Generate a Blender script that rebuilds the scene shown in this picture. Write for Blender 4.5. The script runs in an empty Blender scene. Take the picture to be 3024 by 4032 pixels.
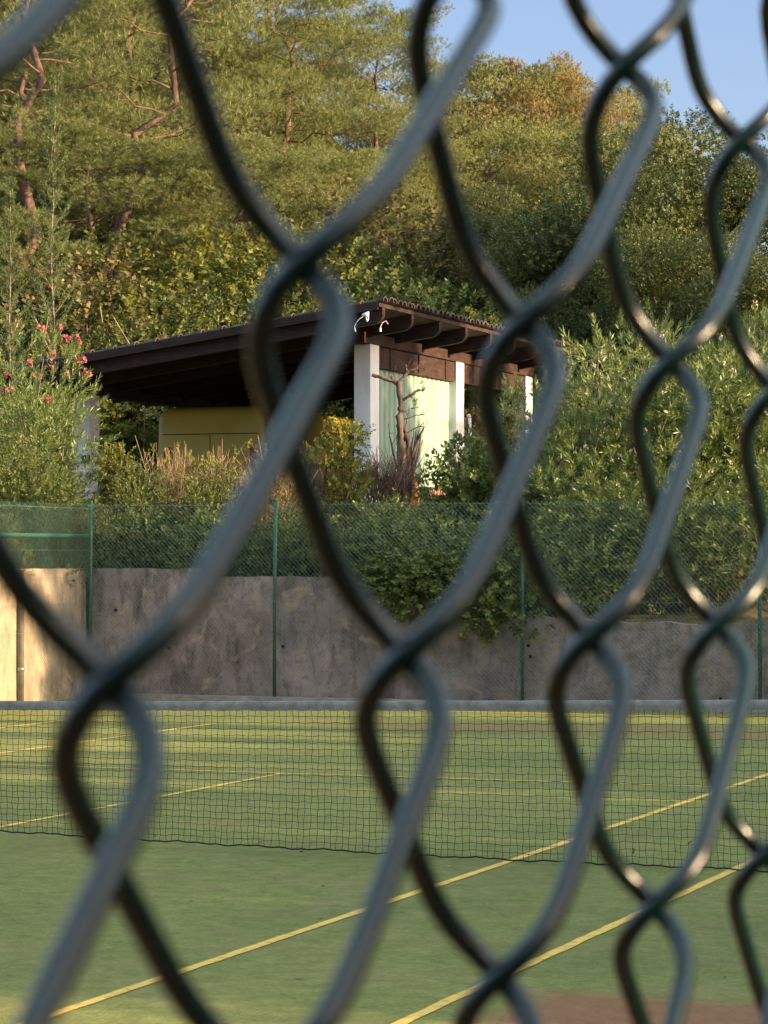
import bpy, math, random
import numpy as np
from mathutils import Vector, Matrix

SC = bpy.context.scene
COL = SC.collection
R = math.radians
# ------------------------------------------------------------------ camera
FPX = 10500.0                     # focal length in pixels of the 3024 x 4032 photograph
HOR = 2200.0                      # row of the horizon
H_EYE = 1.84
PITCH = math.atan((HOR - 2016) / FPX)
cam_d = bpy.data.cameras.new('camera')
cam = bpy.data.objects.new('camera', cam_d)
COL.objects.link(cam)
cam.location = (0, 0, H_EYE)
cam.rotation_euler = (R(90) + PITCH, 0, 0)
cam_d.sensor_fit = 'VERTICAL'
cam_d.sensor_height = 36
cam_d.sensor_width = 27
cam_d.lens = FPX / 4032 * 36
cam_d.clip_start = 0.01
cam_d.clip_end = 2000
cam_d.dof.use_dof = True
cam_d.dof.focus_distance = 30.0
cam_d.dof.aperture_fstop = 54.0
SC.camera = cam

# ------------------------------------------------------------------ light
SUN_AZ = math.degrees(math.atan2(0.935, -0.355))   # clockwise from +Y
SUN_EL = 12.0
world = bpy.data.worlds.new('World')
SC.world = world
world.use_nodes = True
wt = world.node_tree
bg = wt.nodes['Background']
sky = wt.nodes.new('ShaderNodeTexSky')
sky.sky_type = 'NISHITA'
sky.sun_disc = False
sky.sun_elevation = R(SUN_EL)
sky.sun_rotation = R(SUN_AZ)
sky.air_density = 1.0
sky.dust_density = 1.6
sky.ozone_density = 1.4
# evening sky: clear and slightly violet low down, brightened and warmed overhead to lift the shaded court
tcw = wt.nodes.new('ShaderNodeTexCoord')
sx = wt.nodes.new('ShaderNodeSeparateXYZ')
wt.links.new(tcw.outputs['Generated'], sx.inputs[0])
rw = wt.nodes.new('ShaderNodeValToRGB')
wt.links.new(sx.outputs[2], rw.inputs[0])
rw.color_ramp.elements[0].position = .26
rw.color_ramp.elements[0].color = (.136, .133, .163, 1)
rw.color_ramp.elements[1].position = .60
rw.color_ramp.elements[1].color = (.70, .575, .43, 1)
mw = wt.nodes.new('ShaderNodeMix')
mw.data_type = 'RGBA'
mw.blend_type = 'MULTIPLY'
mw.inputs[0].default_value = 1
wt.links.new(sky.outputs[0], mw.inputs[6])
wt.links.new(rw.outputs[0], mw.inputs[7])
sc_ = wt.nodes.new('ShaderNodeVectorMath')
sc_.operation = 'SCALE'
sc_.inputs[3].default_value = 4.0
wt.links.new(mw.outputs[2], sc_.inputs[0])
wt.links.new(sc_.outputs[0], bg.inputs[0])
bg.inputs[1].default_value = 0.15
sun_d = bpy.data.lights.new('sun', 'SUN')
sun_d.energy = 5.0
sun_d.angle = R(0.5)
sun_d.color = (1.0, 0.73, 0.44)
sun = bpy.data.objects.new('sun', sun_d)
COL.objects.link(sun)
sv = Vector((0.935 * math.cos(R(SUN_EL)), -0.355 * math.cos(R(SUN_EL)), math.sin(R(SUN_EL))))
sun.rotation_euler = sv.to_track_quat('Z', 'Y').to_euler()
SC.view_settings.view_transform = 'Standard'
SC.view_settings.look = 'None'
SC.view_settings.gamma = 1
SC.view_settings.exposure = 1.5
SC.cycles.max_bounces = 6
SC.cycles.transparent_max_bounces = 6
SC.cycles.caustics_reflective = False
SC.cycles.caustics_refractive = False
SC.cycles.use_denoising = True

# ------------------------------------------------------------------ frames
TH = R(21.04)
CT, ST = math.cos(TH), math.sin(TH)


def NU(n, u, z=0.0):
    """court frame: u runs along the sidelines away from the camera, n across (to the right)."""
    return Vector((CT * n + ST * u, -ST * n + CT * u, z))


def nu_of(x, y):
    return CT * x - ST * y, ST * x + CT * y


def P(px, py, Y):
    """photo pixel at depth Y -> world point"""
    return Vector(((px - 1512) / FPX * Y, Y, H_EYE + (HOR - py) / FPX * Y))


def ground(x, y):
    n, u = nu_of(x, y)
    if u < 31.75 and n > -16.45:
        return 0.0
    t = min(1, max(0, (u - 32.2) / 8.0))
    z0 = 1.50 - .55 * min(1, max(0, (n + 12.8) / 2.0))
    z = z0 + (2.6 - z0) * t
    d = u - 51.0
    if d > 0:
        k = (x + 9) / 15.0
        k = min(1, max(0, k))
        s = 0.56 * (1 - k) + 0.17 * k
        dd = d if d < 28 else 28 + 16 * math.tanh((d - 26) / 16.0)
        z += s * dd + 0.35 * math.sin(x * .7 + y * .3) * min(1, d / 6) * .5
    return z


# ------------------------------------------------------------------ materials
def new_mat(name):
    m = bpy.data.materials.new(name)
    m.use_nodes = True
    nt = m.node_tree
    return m, nt, nt.nodes['Principled BSDF']


def N(nt, kind, **kw):
    n = nt.nodes.new(kind)
    for k, v in kw.items():
        setattr(n, k, v)
    return n


def ramp(nt, fac, stops):
    r = N(nt, 'ShaderNodeValToRGB')
    els = r.color_ramp.elements
    while len(els) < len(stops):
        els.new(0.5)
    for e, (p, c) in zip(els, stops):
        e.position = p
        e.color = (*c, 1)
    nt.links.new(fac, r.inputs[0])
    return r.outputs[0]


def coords(nt, scale=(1, 1, 1), obj=True):
    tc = N(nt, 'ShaderNodeTexCoord')
    mp = N(nt, 'ShaderNodeMapping')
    mp.inputs['Scale'].default_value = scale
    nt.links.new(tc.outputs['Object'], mp.inputs[0])
    return mp.outputs[0]


def noise(nt, vec, scale, detail=4, rough=.55, dist=0):
    n = N(nt, 'ShaderNodeTexNoise')
    n.inputs['Scale'].default_value = scale
    n.inputs['Detail'].default_value = detail
    n.inputs['Roughness'].default_value = rough
    n.inputs['Distortion'].default_value = dist
    nt.links.new(vec, n.inputs['Vector'])
    return n.outputs['Fac']


def mixc(nt, fac, a, b, mode='MIX'):
    m = N(nt, 'ShaderNodeMix', data_type='RGBA', blend_type=mode)
    for sock, v in ((m.inputs[0], fac), (m.inputs[6], a), (m.inputs[7], b)):
        if isinstance(v, (int, float)):
            sock.default_value = v
        elif isinstance(v, tuple):
            sock.default_value = (*v, 1)
        else:
            nt.links.new(v, sock)
    return m.outputs[2]


def bump(nt, h, strength, dist, bsdf):
    b = N(nt, 'ShaderNodeBump')
    b.inputs['Strength'].default_value = strength
    b.inputs['Distance'].default_value = dist
    nt.links.new(h, b.inputs['Height'])
    nt.links.new(b.outputs[0], bsdf.inputs['Normal'])


def noisy_mat(name, c1, c2, scale=3, rough=.7, stretch=(1, 1, 1), bmp=.3, lo=.35, hi=.65, spec=.3):
    m, nt, b = new_mat(name)
    v = coords(nt, stretch)
    f = noise(nt, v, scale, 6, .6)
    nt.links.new(ramp(nt, f, [(lo, c1), (hi, c2)]), b.inputs['Base Color'])
    b.inputs['Roughness'].default_value = rough
    b.inputs['Specular IOR Level'].default_value = spec
    if bmp:
        bump(nt, noise(nt, v, scale * 6, 5, .6), bmp, .02, b)
    return m


def leaf_mat(name, cols, trans=.35, rough=.55, spec=.35):
    """cols: three leaf colours; each leaf takes its own"""
    m, nt, b = new_mat(name)
    g = N(nt, 'ShaderNodeNewGeometry')
    v = coords(nt)
    f = noise(nt, v, .9, 3)
    ad = N(nt, 'ShaderNodeMath', operation='MULTIPLY_ADD')
    nt.links.new(g.outputs['Random Per Island'], ad.inputs[0])
    ad.inputs[1].default_value = .62
    ad2 = N(nt, 'ShaderNodeMath', operation='MULTIPLY_ADD')
    nt.links.new(f, ad2.inputs[0])
    ad2.inputs[1].default_value = .9
    ad2.inputs[2].default_value = -.26
    nt.links.new(ad2.outputs[0], ad.inputs[2])
    n = len(cols)
    c = ramp(nt, ad.outputs[0], [(.08 + .84 * i / (n - 1), cols[i]) for i in range(n)])
    nt.links.new(c, b.inputs['Base Color'])
    b.inputs['Roughness'].default_value = rough
    b.inputs['Specular IOR Level'].default_value = spec
    tr = N(nt, 'ShaderNodeBsdfTranslucent')
    hs = mixc(nt, .5, c, (.20, .22, .02), 'MIX')
    nt.links.new(hs, tr.inputs[0])
    mx = N(nt, 'ShaderNodeMixShader')
    mx.inputs[0].default_value = trans
    nt.links.new(b.outputs[0], mx.inputs[1])
    nt.links.new(tr.outputs[0], mx.inputs[2])
    nt.links.new(mx.outputs[0], nt.nodes['Material Output'].inputs[0])
    return m


M = {}
M['wire'] = noisy_mat('green_pvc_wire', (.0008, .008, .007), (.002, .015, .013), 60, .30, bmp=.05, spec=.66)
_nt = M['wire'].node_tree
_b = _nt.nodes['Principled BSDF']
_v = coords(_nt)
_d = noise(_nt, _v, 190, 6, .7)
_p = noise(_nt, _v, 14, 3, .6)
_m1 = ramp(_nt, _d, [(.52, (0, 0, 0)), (.66, (.55, .55, .55))])
_m2 = ramp(_nt, _p, [(.48, (0, 0, 0)), (.62, (1, 1, 1))])
_mm = mixc(_nt, 1.0, _m1, _m2, 'MULTIPLY')
_old = _b.inputs['Base Color'].links[0].from_socket
_nt.links.new(mixc(_nt, _mm, _old, (.012, .020, .018)), _b.inputs['Base Color'])
_nt.links.new(ramp(_nt, _d, [(.35, (.22, .22, .22)), (.70, (.36, .36, .36))]), _b.inputs['Roughness'])
M['fence_green'] = noisy_mat('green_fence_paint', (.012, .075, .045), (.03, .13, .085), 20, .45, bmp=.1, spec=.5)
M['fence_mesh'] = noisy_mat('green_fence_mesh', (.075, .15, .12), (.13, .22, .18), 9, .45, bmp=0, spec=.6)
M['black_net'] = noisy_mat('dark_net_cord', (.006, .009, .006), (.015, .02, .012), 30, .8, bmp=0)
M['tape'] = noisy_mat('grey_net_tape', (.17, .16, .145), (.29, .27, .245), 14, .8, (1, 1, 1), .3)
M['white'] = noisy_mat('white_painted_render', (.66, .65, .64), (.80, .79, .77), 3, .8, (1, 1, .5), .25)
M['dark_wood'] = noisy_mat('dark_stained_wood', (.012, .006, .005), (.040, .018, .013), 5, .65, (1, 1, 5), .4)
M['red_wood'] = noisy_mat('red_brown_wood', (.022, .011, .008), (.060, .030, .021), 4, .65, (1, 1, 4), .4)
M['deck'] = noisy_mat('grey_roof_boards', (.10, .085, .065), (.22, .19, .15), 6, .85, (1, 1, 1), .3)
M['tile'] = noisy_mat('weathered_roof_tile', (.035, .024, .020), (.13, .095, .075), 6, .85, (1, 1, 1), .6)
M['panel'] = noisy_mat('pale_green_sheet', (.25, .36, .28), (.34, .43, .32), 2.5, .5, (1, 1, .25), .05)
M['van'] = noisy_mat('ochre_yellow_paint', (.50, .365, .055), (.58, .43, .07), 1.5, .4, bmp=0, spec=.5)
M['glass'] = noisy_mat('dark_glass', (.01, .012, .012), (.02, .022, .022), 3, .1, bmp=0, spec=.6)
M['rubber'] = noisy_mat('black_rubber', (.01, .01, .01), (.03, .03, .03), 9, .8, bmp=0)
M['chrome'] = noisy_mat('grey_metal', (.3, .3, .3), (.4, .4, .4), 9, .35, bmp=0)
M['chrome'].node_tree.nodes['Principled BSDF'].inputs['Metallic'].default_value = .8
M['redlamp'] = noisy_mat('red_lamp', (.3, .01, .01), (.4, .02, .02), 9, .2, bmp=0)
M['orange'] = noisy_mat('orange_plastic', (.70, .22, .02), (.85, .34, .04), 5, .45, bmp=.1)
M['bark_pine'] = noisy_mat('pine_bark', (.08, .045, .036), (.21, .13, .10), 9, .9, (1, 1, .3), .6)
M['bark_grey'] = noisy_mat('grey_bark', (.10, .075, .055), (.28, .22, .16), 12, .9, (1, 1, .25), .6)
M['twig'] = noisy_mat('dry_twig', (.13, .075, .05), (.38, .26, .16), 8, .9, bmp=0)
M['twig_brown'] = noisy_mat('brown_twig', (.10, .055, .035), (.30, .19, .13), 8, .9, bmp=0)
M['dead_wood'] = noisy_mat('dead_wood', (.03, .02, .017), (.15, .10, .08), 14, .9, (1, 1, .3), .6)
M['brick'] = noisy_mat('brick_plinth', (.20, .09, .05), (.33, .17, .10), 8, .9)
M['pink'] = leaf_mat('pink_petals', [(.50, .06, .12), (.65, .12, .18), (.72, .24, .26)], .25)
M['pale_petal'] = leaf_mat('pale_petals', [(.75, .45, .40), (.8, .6, .5), (.85, .8, .7)], .25)
M['oleander'] = leaf_mat('oleander_leaves', [(.050, .085, .020), (.115, .165, .040), (.220, .255, .070)], .32, .42, .5)
M['oleander_pale'] = leaf_mat('pale_oleander_leaves', [(.085, .125, .040), (.19, .235, .075), (.32, .35, .13)], .32, .42, .5)
M['shrub'] = leaf_mat('shrub_leaves', [(.040, .065, .016), (.105, .130, .030), (.21, .21, .045)], .32)
M['shrub_dark'] = leaf_mat('dark_shrub_leaves', [(.035, .060, .020), (.105, .150, .038), (.25, .28, .065)], .25)
M['shrub_yellow'] = leaf_mat('yellowish_shrub_leaves', [(.10, .12, .02), (.20, .20, .03), (.34, .28, .05)], .4)
M['shrub_brown'] = leaf_mat('olive_brown_leaves', [(.06, .045, .02), (.13, .10, .035), (.22, .17, .06)], .3)
M['shrub_rust'] = leaf_mat('rusty_leaves', [(.09, .035, .018), (.19, .085, .04), (.30, .17, .08)], .2)
M['oak'] = leaf_mat('oak_leaves', [(.024, .042, .012), (.065, .090, .022), (.18, .18, .045)], .25, .5, .4)
M['pine'] = leaf_mat('pine_needles', [(.080, .095, .035), (.160, .185, .060), (.28, .29, .11)], .3, .6, .3)
M['pine_dead'] = leaf_mat('browned_needles', [(.17, .115, .045), (.28, .19, .07), (.38, .27, .11)], .3, .6, .2)
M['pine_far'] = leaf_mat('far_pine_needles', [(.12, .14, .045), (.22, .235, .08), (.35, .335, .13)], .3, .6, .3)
M['grass'] = leaf_mat('dry_grass_blades', [(.09, .075, .025), (.19, .14, .05), (.32, .22, .09)], .3)
M['sapling'] = leaf_mat('sapling_needles', [(.05, .085, .03), (.10, .14, .045), (.17, .20, .07)], .3)


def tag(o, label=None, cat=None, group=None, kind=None):
    for k, v in (('label', label), ('category', cat), ('group', group), ('kind', kind)):
        if v:
            o[k] = v
    return o


def empty(name, loc, label, cat, group=None, rz=0):
    o = bpy.data.objects.new(name, None)
    COL.objects.link(o)
    o.location = loc
    o.rotation_euler = (0, 0, rz)
    o.empty_display_size = .2
    return tag(o, label, cat, group)


# ------------------------------------------------------------------ mesh collectors
class MB:
    def __init__(s):
        s.v = []
        s.f = []
        s.n = 0

    def add(s, v, f):
        v = np.asarray(v, float).reshape(-1, 3)
        s.v.append(v)
        s.f += [tuple(i + s.n for i in q) for q in f]
        s.n += len(v)

    def box(s, c, sx, sy, sz, M_=None, bev=0.0):
        """centre, full sizes; M_ = 3 axis vectors"""
        ax = M_ or (Vector((1, 0, 0)), Vector((0, 1, 0)), Vector((0, 0, 1)))
        pts = []
        if bev <= 0:
            for a in (-1, 1):
                for b in (-1, 1):
                    for d in (-1, 1):
                        pts.append(Vector(c) + ax[0] * a * sx / 2 + ax[1] * b * sy / 2 + ax[2] * d * sz / 2)
            s.add(pts, [(0, 1, 3, 2), (4, 6, 7, 5), (0, 4, 5, 1), (2, 3, 7, 6), (0, 2, 6, 4), (1, 5, 7, 3)])
        else:
            # chamfered long box: 8-gon section in the plane of axes 1,2
            prof = []
            b, d, e = sy / 2, sz / 2, bev
            prof = [(-b + e, -d), (b - e, -d), (b, -d + e), (b, d - e), (b - e, d), (-b + e, d), (-b, d - e), (-b, -d + e)]
            for k in (-1, 1):
                for (p, q) in prof:
                    pts.append(Vector(c) + ax[0] * k * sx / 2 + ax[1] * p + ax[2] * q)
            fs = [tuple(range(7, -1, -1)), tuple(range(8, 16))]
            for i in range(8):
                j = (i + 1) % 8
                fs.append((i, j, 8 + j, 8 + i))
            s.add(pts, fs)

    def tube(s, pts, rad, k=6, cap=True):
        pts = np.asarray([tuple(p) for p in pts], float) if not isinstance(pts, np.ndarray) else pts
        n = len(pts)
        r = np.full(n, rad, float) if np.isscalar(rad) else np.asarray(rad, float)
        t = np.gradient(pts, axis=0)
        t /= np.linalg.norm(t, axis=1)[:, None] + 1e-12
        a = t.mean(0)
        ref = np.array([0, 0, 1.]) if abs(a[2]) < .75 * np.linalg.norm(a) + 1e-9 else np.array([1., .3, 0])
        u = np.cross(t, ref)
        u /= np.linalg.norm(u, axis=1)[:, None] + 1e-12
        w = np.cross(t, u)
        an = np.arange(k) * 2 * np.pi / k
        V = pts[:, None] + r[:, None, None] * (u[:, None] * np.cos(an)[None, :, None] + w[:, None] * np.sin(an)[None, :, None])
        F = []
        for i in range(n - 1):
            for j in range(k):
                j2 = (j + 1) % k
                F.append((i * k + j, (i + 1) * k + j, (i + 1) * k + j2, i * k + j2))
        if cap:
            F.append(tuple(range(k)))
            F.append(tuple((n - 1) * k + j for j in range(k - 1, -1, -1)))
        s.add(V.reshape(-1, 3), F)

    def build(s, name, mat, parent=None, smooth=False, loc=None):
        me = bpy.data.meshes.new(name)
        v = np.concatenate(s.v) if s.v else np.zeros((0, 3))
        me.from_pydata(v.tolist(), [], s.f)
        if smooth:
            me.polygons.foreach_set('use_smooth', [True] * len(me.polygons))
        me.materials.append(mat)
        me.update()
        o = bpy.data.objects.new(name, me)
        COL.objects.link(o)
        if parent:
            o.parent = parent
        if loc is not None:
            o.location = loc
        return o


def quads(name, V, mat, parent=None):
    V = np.ascontiguousarray(V.reshape(-1, 3), dtype=np.float32)
    n = len(V) // 4
    me = bpy.data.meshes.new(name)
    me.vertices.add(len(V))
    me.vertices.foreach_set('co', V.ravel())
    me.loops.add(len(V))
    me.loops.foreach_set('vertex_index', np.arange(len(V), dtype=np.int32))
    me.polygons.add(n)
    me.polygons.foreach_set('loop_start', np.arange(0, len(V), 4, dtype=np.int32))
    me.polygons.foreach_set('loop_total', np.full(n, 4, dtype=np.int32))
    me.materials.append(mat)
    me.update(calc_edges=True)
    o = bpy.data.objects.new(name, me)
    COL.objects.link(o)
    if parent:
        o.parent = parent
    return o


NUAX = (Vector((CT, -ST, 0)), Vector((ST, CT, 0)), Vector((0, 0, 1)))   # n, u, z axes


def nubox(mb, n0, n1, u0, u1, z0, z1, slope=0.0):
    """box in the court frame; slope tilts it along n (rise per metre)"""
    c = NU((n0 + n1) / 2, (u0 + u1) / 2, (z0 + z1) / 2)
    ax = NUAX
    if slope:
        a = (NUAX[0] + Vector((0, 0, slope))).normalized()
        ax = (a, NUAX[1], a.cross(NUAX[1]))
    mb.box(c, abs(n1 - n0), abs(u1 - u0), abs(z1 - z0), ax)


# ================================================================== SETTING
def turf_material():
    m, nt, b = new_mat('worn_synthetic_turf')
    tc = N(nt, 'ShaderNodeTexCoord')
    obj = tc.outputs['Object']
    mp = N(nt, 'ShaderNodeMapping')
    mp.inputs['Scale'].default_value = (1, 1, 1)
    nt.links.new(obj, mp.inputs[0])
    v = mp.outputs[0]
    fa = noise(nt, v, 38, 8, .75)
    fb = noise(nt, coords(nt, (1, 1, 1)), 7, 8, .75, .3)
    fine = mixc(nt, .5, fa, fb)
    mid = noise(nt, v, 1.6, 6, .62, .6)
    big = noise(nt, v, .35, 4, .5)
    green = ramp(nt, fine, [(.32, (.080, .100, .032)), (.50, (.165, .186, .060)), (.70, (.28, .29, .115))])
    sand = ramp(nt, fine, [(.30, (.15, .13, .06)), (.70, (.27, .235, .11))])
    f1 = ramp(nt, mid, [(.45, (0, 0, 0)), (.75, (.75, .75, .75))])
    c = mixc(nt, f1, green, sand)
    f2 = ramp(nt, big, [(.32, (.86, .90, .88)), (.68, (1.28, 1.22, 1.12))])
    c = mixc(nt, 1.0, c, f2, 'MULTIPLY')
    # bare brown wear: outside the near corner of the court, and round the far baseline
    sep = N(nt, 'ShaderNodeSeparateXYZ')
    nt.links.new(obj, sep.inputs[0])

    def math_(op, a, b_=None, c_=None):
        n_ = N(nt, 'ShaderNodeMath', operation=op)
        for i, q in enumerate((a, b_, c_)):
            if q is None:
                continue
            if isinstance(q, (int, float)):
                n_.inputs[i].default_value = q
            else:
                nt.links.new(q, n_.inputs[i])
        return n_.outputs[0]
    wob = math_('MULTIPLY', math_('SUBTRACT', noise(nt, v, .9, 5, .6), .5), 1.4)
    n_, u_ = sep.outputs[0], sep.outputs[1]
    # patch 1: n > -3.55, u < 10.9
    d1 = math_('MINIMUM', math_('SUBTRACT', n_, -3.62), math_('SUBTRACT', 11.0, u_))
    d1 = math_('ADD', math_('MULTIPLY', d1, 2.2), math_('MULTIPLY', wob, .5))
    # patch 2: around u 27.2, wide band
    e1 = math_('DIVIDE', math_('ABSOLUTE', math_('SUBTRACT', u_, 27.6)), 1.1)
    e2 = math_('DIVIDE', math_('ABSOLUTE', math_('SUBTRACT', n_, -8.0)), 4.2)
    d2 = math_('SUBTRACT', math_('ADD', 1.0, wob), math_('ADD', math_('POWER', e1, 2.0), math_('POWER', e2, 4.0)))
    d = math_('MAXIMUM', d1, math_('MULTIPLY', d2, .30))
    cl = N(nt, 'ShaderNodeClamp')
    nt.links.new(math_('MULTIPLY', d, 1.6), cl.inputs[0])
    brown = ramp(nt, fine, [(.3, (.19, .090, .045)), (.7, (.33, .175, .095))])
    c = mixc(nt, math_('MULTIPLY', cl.outputs[0], .92), c, brown)
    # loose pale specks
    vo = N(nt, 'ShaderNodeTexVoronoi')
    vo.inputs['Scale'].default_value = 2.2
    nt.links.new(v, vo.inputs['Vector'])
    sp = ramp(nt, vo.outputs['Distance'], [(.0, (1, 1, 1)), (.018, (1, 1, 1)), (.026, (0, 0, 0))])
    c = mixc(nt, sp, c, (.42, .40, .32))
    nt.links.new(c, b.inputs['Base Color'])
    b.inputs['Roughness'].default_value = .95
    b.inputs['Specular IOR Level'].default_value = .1
    bump(nt, fine, .7, .03, b)
    return m


def sheet_nu(name, n0, n1, u0, u1, z, mat, nn=1, nu=1):
    """flat sheet whose object axes are the court axes"""
    mb = MB()
    v = []
    for i in range(nn + 1):
        for j in range(nu + 1):
            v.append((n0 + (n1 - n0) * i / nn, u0 + (u1 - u0) * j / nu, 0))
    f = [(i * (nu + 1) + j, (i + 1) * (nu + 1) + j, (i + 1) * (nu + 1) + j + 1, i * (nu + 1) + j + 1)
         for i in range(nn) for j in range(nu)]
    mb.add(v, f)
    o = mb.build(name, mat)
    o.location = (0, 0, z)
    o.rotation_euler = (0, 0, -TH)
    return o


tag(sheet_nu('ground', -400, 400, -300, 500, -.03, noisy_mat('grassy_earth', (.030, .040, .015), (.075, .080, .032), 1.5, .95)), kind='structure')
tag(sheet_nu('court_surface', -16.40, .6, -9, 31.62, 0.0, turf_material()), kind='structure')

# painted lines, each its own strip 4 mm above the turf
LINE = noisy_mat('yellow_court_paint', (.34, .26, .07), (.72, .47, .10), 18, .85, bmp=.3, lo=.30, hi=.50)
NETU = 15.4
CS = -9.03
lines = MB()


def strip(n0, n1, u0, u1):
    # broken into short pieces with slightly uneven edges
    L = max(abs(n1 - n0), abs(u1 - u0))
    k = max(2, int(L / .12))
    rng = random.Random(int(abs(n0 * 7 + u0 * 13) * 10))
    v = []
    for i in range(k + 1):
        t = i / k
        a, b_ = rng.uniform(-.004, .004), rng.uniform(-.004, .004)
        if abs(u1 - u0) > abs(n1 - n0):
            u = u0 + (u1 - u0) * t
            v += [tuple(NU(n0 + a, u, .004)), tuple(NU(n1 + b_, u, .004))]
        else:
            n = n0 + (n1 - n0) * t
            v += [tuple(NU(n, u0 + a, .004)), tuple(NU(n, u1 + b_, .004))]
    lines.add(v, [(2 * i, 2 * i + 2, 2 * i + 3, 2 * i + 1) for i in range(k)])


SERV = 21.05
for nline in (-3.74, -5.12, -12.45, -14.3):
    strip(nline - .03, nline + .03, 3.5, 30.2 if nline in (-3.74,) else 27.0)
strip(CS - .025, CS + .025, 9.0, SERV - .026)
strip(-12.42, -5.15, SERV - .025, SERV + .025)
strip(-12.42, -5.15, 8.975, 9.025)
strip(-16.2, -.4, 30.25, 30.33)
tag(lines.build('court_lines', LINE), kind='structure')

# concrete kerb at the foot of the wall
kb = MB()
nubox(kb, -16.3, .5, 31.30, 31.60, -.02, .07)
tag(kb.build('kerb', noisy_mat('kerb_concrete', (.22, .20, .18), (.36, .33, .29), 6, .9)), kind='structure')

# ---- terraces and hillside, one terrain sheet behind the walls
hv, hf = [], []
ns = np.concatenate([np.linspace(-150, -40, 23), np.linspace(-38, 20, 88), np.linspace(24, 120, 20)])
us = np.concatenate([np.linspace(31.75, 60, 57), np.linspace(61, 125, 60), [140, 170, 220]])
rng = np.random.default_rng(5)
for n in ns:
    for u in us:
        p = NU(n, u)
        z = ground(p.x, p.y) + (.06 * rng.normal() if u > 33 else 0)
        hv.append((p.x, p.y, z - .02))
k = len(us)
hf = [(i * k + j, (i + 1) * k + j, (i + 1) * k + j + 1, i * k + j + 1) for i in range(len(ns) - 1) for j in range(k - 1)]
hill = MB()
hill.add(hv, hf)
# left terrace beyond the side wall
lv = []
lu = np.linspace(-10, 31.75, 40)
ln = np.linspace(-60, -16.46, 20)
for n in ln:
    for u in lu:
        p = NU(n, u)
        lv.append((p.x, p.y, ground(p.x, p.y) - .02))
hill.add(lv, [(i * 40 + j, (i + 1) * 40 + j, (i + 1) * 40 + j + 1, i * 40 + j + 1) for i in range(19) for j in range(39)])
hm, nt, b_ = new_mat('dry_hillside')
v_ = coords(nt)
a_ = noise(nt, v_, .5, 5)
fn = noise(nt, v_, 7, 8, .75)
g_ = ramp(nt, fn, [(.35, (.035, .042, .014)), (.65, (.10, .10, .035))])
d_ = ramp(nt, fn, [(.35, (.14, .085, .035)), (.65, (.36, .24, .12))])
nt.links.new(mixc(nt, ramp(nt, a_, [(.42, (0, 0, 0)), (.58, (1, 1, 1))]), g_, d_), b_.inputs['Base Color'])
b_.inputs['Roughness'].default_value = 1
bump(nt, fn, 1, .15, b_)
tag(hill.build('hillside', hm, smooth=True), kind='structure')


# ================================================================== WALLS
def concrete_mat(name, base_a, base_b, dark, warm):
    m, nt, b = new_mat(name)
    v = coords(nt)
    streak = coords(nt, (1, 1, .28))
    f = noise(nt, v, 1.1, 7, .62, .8)
    c = ramp(nt, f, [(.32, base_a), (.66, base_b)])
    s = noise(nt, streak, 5.5, 6, .7, .4)
    c = mixc(nt, ramp(nt, s, [(.47, (0, 0, 0)), (.70, (.8, .8, .8))]), c, dark)
    sm_ = noise(nt, v, 9, 6, .7)
    c = mixc(nt, ramp(nt, sm_, [(.50, (0, 0, 0)), (.75, (.7, .7, .7))]), c, dark)
    w = noise(nt, v, 2.6, 5, .6, 1.2)
    c = mixc(nt, ramp(nt, w, [(.55, (0, 0, 0)), (.70, (.7, .7, .7))]), c, warm)
    nt.links.new(c, b.inputs['Base Color'])
    b.inputs['Roughness'].default_value = .92
    b.inputs['Specular IOR Level'].default_value = .15
    bump(nt, noise(nt, v, 16, 7, .7), .6, .03, b)
    return m


cw = concrete_mat('stained_concrete', (.20, .150, .138), (.45, .350, .325), (.085, .065, .055), (.54, .40, .27))
cw2 = concrete_mat('beige_render', (.30, .22, .14), (.48, .36, .24), (.14, .11, .08), (.56, .41, .25))
cw3 = concrete_mat('rough_stone_wall', (.19, .150, .135), (.38, .305, .275), (.10, .08, .07), (.42, .29, .18))
C_ = 31.62


def wall_slab(name, n0, n1, top, mat, label, u0=C_, u1=None, amp=0.008, seed=1):
    """wall along n with a slightly uneven top edge and face"""
    u1 = u1 or u0 + .22
    rg = random.Random(seed)
    k = max(4, int((n1 - n0) / .18))
    m_ = 10
    mb = MB()
    V = []
    for i in range(k + 1):
        n = n0 + (n1 - n0) * i / k
        tp = (top(n) if callable(top) else top) + rg.uniform(-amp, amp)
        for j in range(m_ + 1):
            V.append(tuple(NU(n, u0 + rg.uniform(-amp, amp) * .5, -.02 + (tp + .02) * j / m_)))
        V.append(tuple(NU(n, u1, tp)))
        V.append(tuple(NU(n, u1, -.02)))
    q = m_ + 3
    F = []
    for i in range(k):
        for j in range(q - 1):
            F.append((i * q + j, (i + 1) * q + j, (i + 1) * q + j + 1, i * q + j + 1))
    F.append(tuple(range(q)))
    F.append(tuple(k * q + j for j in range(q - 1, -1, -1)))
    mb.add(V, F)
    w = mb.build(name, mat)
    tag(w, label, 'wall')
    return w


# crossing points of the photographed steps with the wall plane
def n_at(px, u=C_):
    t = (px - 1512) / FPX
    # CT n + ST u = t (-ST n + CT u)
    return (t * CT * u - ST * u) / (CT + t * ST)


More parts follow.
